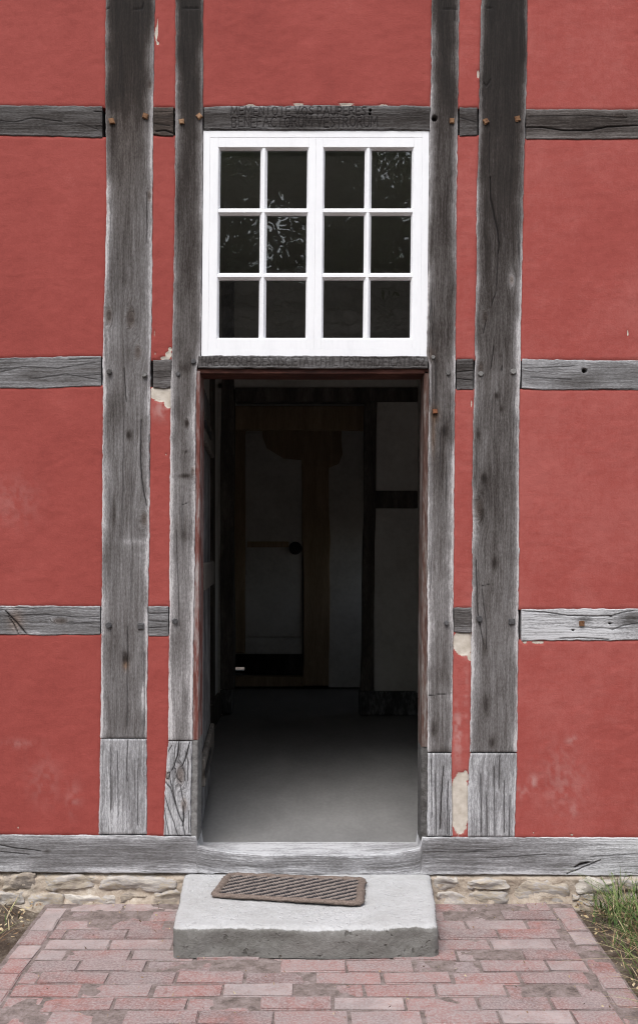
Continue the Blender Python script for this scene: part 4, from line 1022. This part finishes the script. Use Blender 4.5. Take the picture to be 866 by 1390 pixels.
for r in range(26):
    yc = -0.050 - 0.0945 * r
    off = (0.0, 0.5, 0.22, 0.74)[r % 4] * pitch + random.uniform(-.015, .015)
    x = xl_ - off
    while x < xr_ - 0.03:
        a = max(x, xl_); b = min(x + pitch, xr_)
        if b - a > 0.05:
            # skip what lies wholly under the step
            if not (yc > -0.50 and a > -0.52 and b < 0.42):
                brick((a + b) / 2, yc, 0, (b - a - 0.007) / 0.238)
        x = x + pitch
for xs_ in (xl_ - 0.052, xr_ + 0.052):
    y = -0.06
    while y > -2.45:
        brick(xs_, y - 0.06, math.pi / 2, 0.115 / 0.238 * 1.0, 1.0)
        y -= 0.124

# ================================================================== step and mat
def make_step():
    HT = 0.121
    bm = bmesh.new()
    bmesh.ops.create_cube(bm, size=2)
    nx, ny, nz = 90, 46, 12
    P = []
    def face(fn, a, b):
        u = np.linspace(-1, 1, a); v = np.linspace(-1, 1, b)
        U, V = np.meshgrid(u, v, indexing='ij'); return fn(U, V).reshape(-1, 3), a, b
    bm.free()
    parts = [face(lambda U, V: np.stack([U, V, np.ones_like(U)], -1), nx, ny), face(lambda U, V: np.stack([U, -np.ones_like(U), V], -1), nx, nz),
             face(lambda U, V: np.stack([-np.ones_like(U), -U, V], -1), ny, nz), face(lambda U, V: np.stack([np.ones_like(U), U, V], -1), ny, nz)]
    Vs, Fs, off = [], [], 0
    for p, a, b in parts:
        X, Y, Z = p[:, 0].copy(), p[:, 1].copy(), p[:, 2].copy()
        # box of real size
        dep = 0.285; ht = HT / 2
        t = (1 - Y) / 2               # 0 at the wall, 1 at the front
        xl = -0.592 + (0.592 - 0.552) * t; xr = 0.490 + (0.4515 - 0.490) * t
        x = xl + (xr - xl) * (X + 1) / 2; y = -0.272 + Y * dep; z = ht + Z * ht
        # rounding: pull in towards an inset box
        r = 0.018
        cx = np.clip(x, xl + r * 1.8, xr - r * 1.8); cy = np.maximum(y, -0.272 - dep + r * 1.4); cz = np.minimum(z, HT - r)
        d = np.stack([(x - cx) / 1.8, (y - cy) / 1.4, z - cz], -1); L = np.linalg.norm(d, axis=1)
        k = np.where(L > r, r / np.maximum(L, 1e-9), 1.0)
        x = cx + (x - cx) * k; y = cy + (y - cy) * k; z = cz + (z - cz) * k
        up = sstep(0.02, 0.1, z)
        nz_ = 0.010 * (fbm(x * 6 + 3, y * 6 + z * 9, 501, 4) - 0.5) + 0.004 * (fbm(x * 45, y * 45 + z * 60, 505, 3) - 0.5)
        frontm = (np.abs(p[:, 1] + 1) < 1e-6)
        z = z + nz_ * up - 0.006 * sstep(0.35, 0.0, np.abs(x + 0.05)) * up * t
        y = y + (0.020 * (fbm(x * 9 + 1, z * 14, 511, 4) - 0.5) + 0.022 * (fbm(x * 2.5 + 1, z * 3, 512, 2) - 0.5)) * sstep(0.7, 1.0, t)
        z = z - 0.005 * sstep(0.55, 0.8, fbm(x * 16, y * 16, 521, 3)) * sstep(0.9, 1.0, t) * up
        x = x + 0.016 * (fbm(y * 10 + 2, z * 14, 515, 4) - 0.5) * sstep(0.8, 1.0, np.abs(X))
        Vs.append(np.stack([x, y, z], -1)); Fs.append(gridfaces(a, b, off)); off += a * b
    V = np.concatenate(Vs); F = np.concatenate(Fs)
    o = qmesh('stone_step', V, F, STEP)
    bm = bmesh.new(); bm.from_mesh(o.data)
    bmesh.ops.remove_doubles(bm, verts=bm.verts, dist=0.0008)
    bmesh.ops.recalc_face_normals(bm, faces=bm.faces)
    bm.to_mesh(o.data); bm.free()
    return o
def mat_step():
    q = NM('worn_step_stone', 0.9)
    p = q.geo()
    n1 = q.noise(p, 6, 5, 0.65, 0.4); n2 = q.noise(p, 70, 4, 0.65); n3 = q.noise(p, 210, 2, 0.6)
    f = q.math('MULTIPLY_ADD', q.math('SUBTRACT', n1, 0.5), 1.3, 0.55)
    f = q.math('MULTIPLY_ADD', q.math('SUBTRACT', n2, 0.5), 0.9, f, True)
    c = q.ramp(f, [(0.0, (0.27, 0.265, 0.26)), (0.35, (0.37, 0.367, 0.365)), (0.7, (0.43, 0.43, 0.435)), (1.0, (0.50, 0.50, 0.505))])
    # steep faces are a darker grey than the top, with dark pits
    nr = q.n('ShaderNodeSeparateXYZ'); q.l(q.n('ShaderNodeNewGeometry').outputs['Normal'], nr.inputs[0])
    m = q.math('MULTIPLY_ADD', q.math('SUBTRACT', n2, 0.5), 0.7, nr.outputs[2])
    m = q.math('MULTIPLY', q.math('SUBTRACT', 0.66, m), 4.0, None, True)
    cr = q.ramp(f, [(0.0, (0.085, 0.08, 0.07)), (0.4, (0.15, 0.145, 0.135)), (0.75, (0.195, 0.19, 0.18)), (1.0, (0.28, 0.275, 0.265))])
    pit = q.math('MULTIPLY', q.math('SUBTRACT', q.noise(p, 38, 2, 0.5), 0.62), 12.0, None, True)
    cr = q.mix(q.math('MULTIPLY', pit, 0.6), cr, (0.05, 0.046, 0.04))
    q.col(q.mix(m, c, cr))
    h = q.math('ADD', q.math('MULTIPLY', n2, 0.7), q.math('MULTIPLY', n3, 0.4))
    h = q.math('SUBTRACT', h, q.math('MULTIPLY', pit, 0.5))
    q.bump(h, 0.8, 0.006)
    return q.m
STEP = mat_step()
step = tag(make_step(), 'pale grey worn stone doorstep under the doormat', 'step')

MZ = 0.124
mat_root = empty('doormat', onz(395, 1210, MZ))
tag(mat_root, 'brown and black striped coir doormat lying askew on the stone step', 'doormat')
mo = Vector(mat_root.location)
TL, TR, BR, BL = onz(313, 1190.5, MZ), onz(492, 1197, MZ), onz(487, 1230, MZ), onz(291, 1218.5, MZ)
def matp(u, v):
    return (TL * (1 - u) + TR * u) * (1 - v) + (BL * (1 - u) + BR * u) * v
def mat_coir(name, use):
    q = NM(name, 0.95)
    n = q.noise(q.geo(), 170, 3, 0.7); n2 = q.noise(q.geo(), 40, 3)
    if use:
        a = q.attr('tone').outputs['Color']
        sp = q.n('ShaderNodeSeparateColor'); q.l(a, sp.inputs[0])
        f = q.math('MULTIPLY_ADD', q.math('SUBTRACT', n, 0.5), 1.0, sp.outputs[0])
        f = q.math('MULTIPLY_ADD', q.math('SUBTRACT', n2, 0.5), 0.5, f, True)
        c = q.ramp(f, [(0.0, (0.022, 0.021, 0.024)), (0.35, (0.045, 0.041, 0.043)), (0.6, (0.12, 0.100, 0.090)), (1.0, (0.235, 0.196, 0.175))])
    else:
        c = q.ramp(n, [(0.2, (0.085, 0.063, 0.053)), (0.5, (0.175, 0.135, 0.115)), (0.8, (0.28, 0.225, 0.195))])
    q.col(c); q.bump(n, 0.9, 0.006)
    return q.m
COIR, COIRB = mat_coir('coir_weave', True), mat_coir('coir_edge', False)
nu, nv = 260, 120
u = np.linspace(0.02, 0.98, nu); v = np.linspace(0.03, 0.97, nv)
U, Vv = np.meshgrid(u, v, indexing='ij')
tl, tr, br, bl = (np.array(p) for p in (TL, TR, BR, BL))
PP = (tl * (1 - U[..., None]) + tr * U[..., None]) * (1 - Vv[..., None]) + (bl * (1 - U[..., None]) + br * U[..., None]) * Vv[..., None]
ang = math.radians(31); sp_ = 0.033
sd = -np.sin(ang) * PP[..., 0] + np.cos(ang) * PP[..., 1] + 0.0025 * (fbm(PP[..., 0] * 30, PP[..., 1] * 30, 601, 2) - 0.5)
al = np.cos(ang) * PP[..., 0] + np.sin(ang) * PP[..., 1]
ph = (sd / sp_) * 2 * np.pi
rib = np.cos(ph)
tuft = np.sin(al / 0.011 * 2 * np.pi + 1.5 * rib + np.floor(sd / sp_) * 2.1)
hgt = 0.012 + 0.0035 * rib + 0.0014 * tuft + 0.004 * (fbm(PP[..., 0] * 90, PP[..., 1] * 90, 611, 2) - 0.5)
PP[..., 2] += hgt
tone_ = 0.45 + 0.72 * rib + 0.08 * tuft * (rib > 0) - 0.1 * (rib < -.5) + 0.3 * (fbm(PP[..., 0] * 40, PP[..., 1] * 60, 615, 2) - 0.5)
T = np.stack([np.clip(tone_, 0, 1)] * 3 + [np.ones_like(tone_)], -1).reshape(-1, 4)
weave = qmesh('weave', (PP - np.array(mo)).reshape(-1, 3), gridfaces(nu, nv), COIR, mat_root, {'tone': T})
# braided edge: a tube round the outline with rounded corners
loop = []
corners = [Vector(p) for p in (TL, TR, BR, BL)]
for i in range(4):
    p0, p1, p2 = corners[i - 1], corners[i], corners[(i + 1) % 4]
    rr = 0.03
    a = p1 + (p0 - p1).normalized() * rr; b = p1 + (p2 - p1).normalized() * rr
    nxt = corners[(i + 1) % 4]
    for k in range(7):
        t = k / 6; loop.append(a * (1 - t) ** 2 + p1 * 2 * t * (1 - t) + b * t * t)
    p3 = corners[(i + 1) % 4]; e_ = p3 + (p1 - p3).normalized() * rr
    for k in range(1, 24):
        loop.append(b.lerp(e_, k / 24))
lv = []; nr = 10
for i, p in enumerate(loop):
    tg = (loop[(i + 1) % len(loop)] - loop[i - 1]).normalized(); sd_ = tg.cross(Vector((0, 0, 1)))
    for k in range(nr):
        an = 2 * math.pi * k / nr
        r = 0.0105 * (1 + 0.16 * math.sin(i * 1.9 + an * 2)) * (1 + 0.35 * mnoise.noise(p * 45 + Vector((an, 0, 0))))
        if abs(tg.y) > abs(tg.x): r *= 1.45
        q_ = p + sd_ * math.cos(an) * r * 1.15 + Vector((0, 0, math.sin(an) * r * 0.85 + 0.0105))
        lv.append(q_ - mo)
fs = []
for i in range(len(loop)):
    j = (i + 1) % len(loop)
    for k in range(nr):
        k2 = (k + 1) % nr
        fs.append((i * nr + k, j * nr + k, j * nr + k2, i * nr + k2))
qmesh('braided_edge', [tuple(x) for x in lv], fs, COIRB, mat_root)

# ================================================================== grass
def grass(name, spots, seed, label):
    r = random.Random(seed)
    V, F, T = [], [], []
    for (x, y, h, lean, az, wd, col, bend) in spots:
        n = 5; base = len(V)
        dx, dy = math.cos(az), math.sin(az); sx, sy = -dy, dx
        for k in range(n + 1):
            t = k / n
            ww = wd * (1 - t ** 1.6) + 0.0003
            d = lean * h * (t + bend * t * t)
            z = h * t * (1 - 0.35 * bend * t * lean)
            cxp, cyp = x + dx * d, y + dy * d
            V.append((cxp - sx * ww, cyp - sy * ww, z - 0.01)); V.append((cxp + sx * ww, cyp + sy * ww, z - 0.01))
            f = 0.75 + 0.35 * t
            c = [min(1, q * f) for q in col] + [1]
            T.append(c); T.append(c)
        for k in range(n):
            a = base + 2 * k; F.append((a, a + 1, a + 3, a + 2))
    o = qmesh(name, V, F, BLADE, None, {'tone': T})
    tag(o, label, 'grass', None, 'stuff')
    return o
r = random.Random(4)
GR = [(0.075, 0.125, 0.032), (0.11, 0.16, 0.045), (0.055, 0.10, 0.03), (0.16, 0.20, 0.075)]
DR = [(0.36, 0.28, 0.16), (0.28, 0.20, 0.115), (0.44, 0.36, 0.23), (0.19, 0.12, 0.07)]
sp = []
for i in range(3200):
    x = 1.13 + abs(r.gauss(0, 1)) * 0.35; y = -r.random() * 1.5 - 0.02
    edge_d = (x - 1.13)
    dens = min(1, 0.12 + edge_d / 0.22)
    if r.random() > dens: continue
    h = r.uniform(0.05, 0.19) * (0.5 + min(1, edge_d / 0.15) * 0.7)
    green = r.random() < 0.62
    sp.append((x, y, h if green else h * 0.7, r.uniform(0.15, 1.1) if green else r.uniform(0.6, 1.8), r.uniform(0, 6.28), r.uniform(0.0015, 0.0034) if green else 0.0018, r.choice(GR if green else DR), r.uniform(0, 1.2)))
for (px, pt, wdd, ln, az) in ((837, 1166, 0.003, 0.05, 1.7), (829, 1195, 0.006, 0.12, 0.4), (841, 1190, 0.003, 0.25, 0.2), (811, 1170, 0.0018, 0.10, 2.9), (853, 1200, 0.005, 0.5, 2.8), (858, 1210, 0.006, 0.6, 2.6), (846, 1205, 0.004, 0.3, 1.0)):
    g = (wx(px), -0.06, 0); sp.append((g[0], g[1], wz(pt) * 0.97, ln, az, wdd, r.choice(GR), 0.2))
grass('grass', sp, 1, 'green and straw-coloured grass tuft growing by the wall')
sp = []
for i in range(230):
    x = -1.24 - abs(r.gauss(0, 1)) * 0.22; y = -r.random() * 1.4 - 0.02
    green = r.random() < 0.12
    h = r.uniform(0.03, 0.08)
    sp.append((x, y, h, r.uniform(0.3, 1.6), r.uniform(0, 6.28), r.uniform(0.0015, 0.003), r.choice(GR if green else DR), r.uniform(0, 1.2)))
grass('dry_grass', sp, 2, 'withered straw-brown grass at the corner of the brick path')
# litter: small dead leaves and crumbs at the path's edge
V, F, T = [], [], []
for i in range(700):
    side = r.random() < 0.6
    if i >= 420: x = r.uniform(-1.1, 1.05); y = -r.random() ** 1.5 * 1.4 - 0.03
    elif side: x = 1.10 + abs(r.gauss(0, .16)); y = -r.random() * 1.3 - 0.03
    else: x = -1.2 - abs(r.gauss(0, .12)); y = -r.random() * 1.3 - 0.03
    s_ = r.uniform(0.004, 0.014) if i < 420 else r.uniform(0.002, 0.006); a = r.uniform(0, 6.28); z = 0.004 + r.random() * 0.012
    b = len(V); c, s2 = math.cos(a) * s_, math.sin(a) * s_ * 1.0
    V += [(x - c, y - s2, z), (x + s2 * .5, y - c * .5, z + r.uniform(0, .008)), (x + c, y + s2, z + r.uniform(0, .01)), (x - s2 * .5, y + c * .5, z)]
    F.append((b, b + 1, b + 2, b + 3)); cc = list(r.choice(DR + [(0.10, 0.06, 0.035)])) + [1]; T += [cc] * 4
tag(qmesh('leaf_litter', V, F, BLADE, None, {'tone': T}, smooth=False), 'scattered dead leaves and crumbs beside the brick path', 'leaf litter', None, 'stuff')

# ================================================================== what the window panes mirror: barn and trees across the yard
barn = tag(empty('barn', (0.5, -15.5, 0)), 'dark weatherboarded barn with a tiled roof mirrored in the window', 'barn')
def bpart(name, bm, mat): return bobj(name, bm, mat, barn)
bm = bmesh.new(); bbox(bm, -8, 8, -4.0, 0, 0, 2.9); bpart('wall', bm, BARNB)
for i in range(12):
    bm = bmesh.new(); bbox(bm, -8.02, 8.02, 0.001, 0.035, 0.05 + i * 0.235, 0.27 + i * 0.235, 0.004)
    bpart('board', bm, BARNB)
for i in range(17):            # courses of tiles up the roof slope
    t0, t1 = i / 17, (i + 1.15) / 17
    ya, za = 0.5 - 3.4 * t0, 2.8 + 5.3 * t0; yb, zb = 0.5 - 3.4 * t1, 2.8 + 5.3 * t1
    bm = bmesh.new()
    vs = [bm.verts.new(p) for p in ((-8.3, ya, za + .05), (8.3, ya, za + .05), (8.3, yb, zb), (-8.3, yb, zb), (-8.3, ya, za), (8.3, ya, za), (8.3, yb, zb - .05), (-8.3, yb, zb - .05))]
    for f in ((0, 1, 2, 3), (4, 7, 6, 5), (0, 4, 5, 1), (2, 6, 7, 3), (0, 3, 7, 4), (1, 5, 6, 2)): bm.faces.new([vs[k] for k in f])
    bpart('tile_course', bm, BARNR)
bm = bmesh.new()
vs = [bm.verts.new(p) for p in ((-8.3, -2.9, 8.1), (8.3, -2.9, 8.1), (8.3, -6.2, 2.8), (-8.3, -6.2, 2.8))]
bm.faces.new(vs); bpart('roof_back', bm, BARNR)

def make_tree(loc, H, R, seed, label, gap=None, nleaf=9000):
    rr = np.random.default_rng(seed)
    root = tag(empty('broadleaf_tree', loc), label, 'tree', 'trees across the yard')
    bm = bmesh.new()
    def limb(a, b, ra, rb):
        v = b - a; rot = v.to_track_quat('Z', 'Y').to_matrix().to_4x4()
        bmesh.ops.create_cone(bm, cap_ends=True, segments=8, radius1=ra, radius2=rb, depth=v.length, matrix=Matrix.Translation((a + b) / 2) @ rot)
    top = Vector((0.2, 0, H * 0.55))
    limb(Vector((0, 0, -.1)), top, 0.32, 0.2)
    cl = []
    for k in range(26):
        a = rr.uniform(0, 6.28); zz = rr.uniform(0.34, 0.97) * H
        pr = R * (1 - abs(zz / H - 0.62) * 1.3) * rr.uniform(0.45, 1.0)
        e = Vector((math.cos(a) * pr, math.sin(a) * pr, zz)); cl.append(e)
        limb(Vector((0, 0, min(zz * 0.8, H * 0.52))), e, 0.09, 0.02)
    bobj('trunk', bm, BARK, root)
    c = np.array([tuple(x) for x in cl])[rr.integers(0, len(cl), nleaf)]
    p = c + rr.normal(0, 1, (nleaf, 3)) * np.array([0.95, 0.95, 0.75]) * R * 0.26
    if gap is not None:
        gx, gz, grx, grz = gap
        d = ((p[:, 0] + loc[0] - gx) / grx) ** 2 + ((p[:, 2] + loc[2] - gz) / grz) ** 2
        p = p[rr.random(len(p)) > 0.97 * np.exp(-d ** 2)]
    n = len(p); s_ = rr.uniform(0.09, 0.2, n)
    a = rr.normal(0, 1, (n, 3)); a /= np.linalg.norm(a, axis=1)[:, None]
    b = np.cross(a, rr.normal(0, 1, (n, 3))); b /= np.linalg.norm(b, axis=1)[:, None]
    a *= s_[:, None]; b *= s_[:, None] * 0.6
    V = np.stack([p - a, p + b, p + a, p - b], 1).reshape(-1, 3)
    qmesh('crown', V, np.arange(4 * n).reshape(n, 4), LEAF, root, smooth=False)
for loc, H, R, sd_, lb in (((-5.0, -24, 0), 15, 4.4, 1, 'tall leafy tree behind the barn, mirrored in the panes beside the bright gap'), ((2.2, -24.5, 0), 16, 4.6, 2, 'dense leafy tree behind the barn roof, mirrored dark in the panes'),
                           ((-1.4, -27, 0), 16.5, 4.2, 3, 'leafy tree standing back between its neighbours behind the barn'), ((4.6, -29, 0), 19, 4.8, 8, 'tallest leafy tree, standing farthest back behind the barn'), ((8.5, -23, 0), 14, 4.2, 4, 'broad leafy tree behind the right end of the barn'), ((-11.5, -22, 0), 14, 4.4, 5, 'broad leafy tree behind the left end of the barn')):
    k_ = (4.05 - loc[1]) / 28.05
    make_tree(loc, H, R, sd_, lb, (-1.35 * k_, 1.55 + 9.75 * k_, 1.35 * k_, 0.85 * k_), 9500)
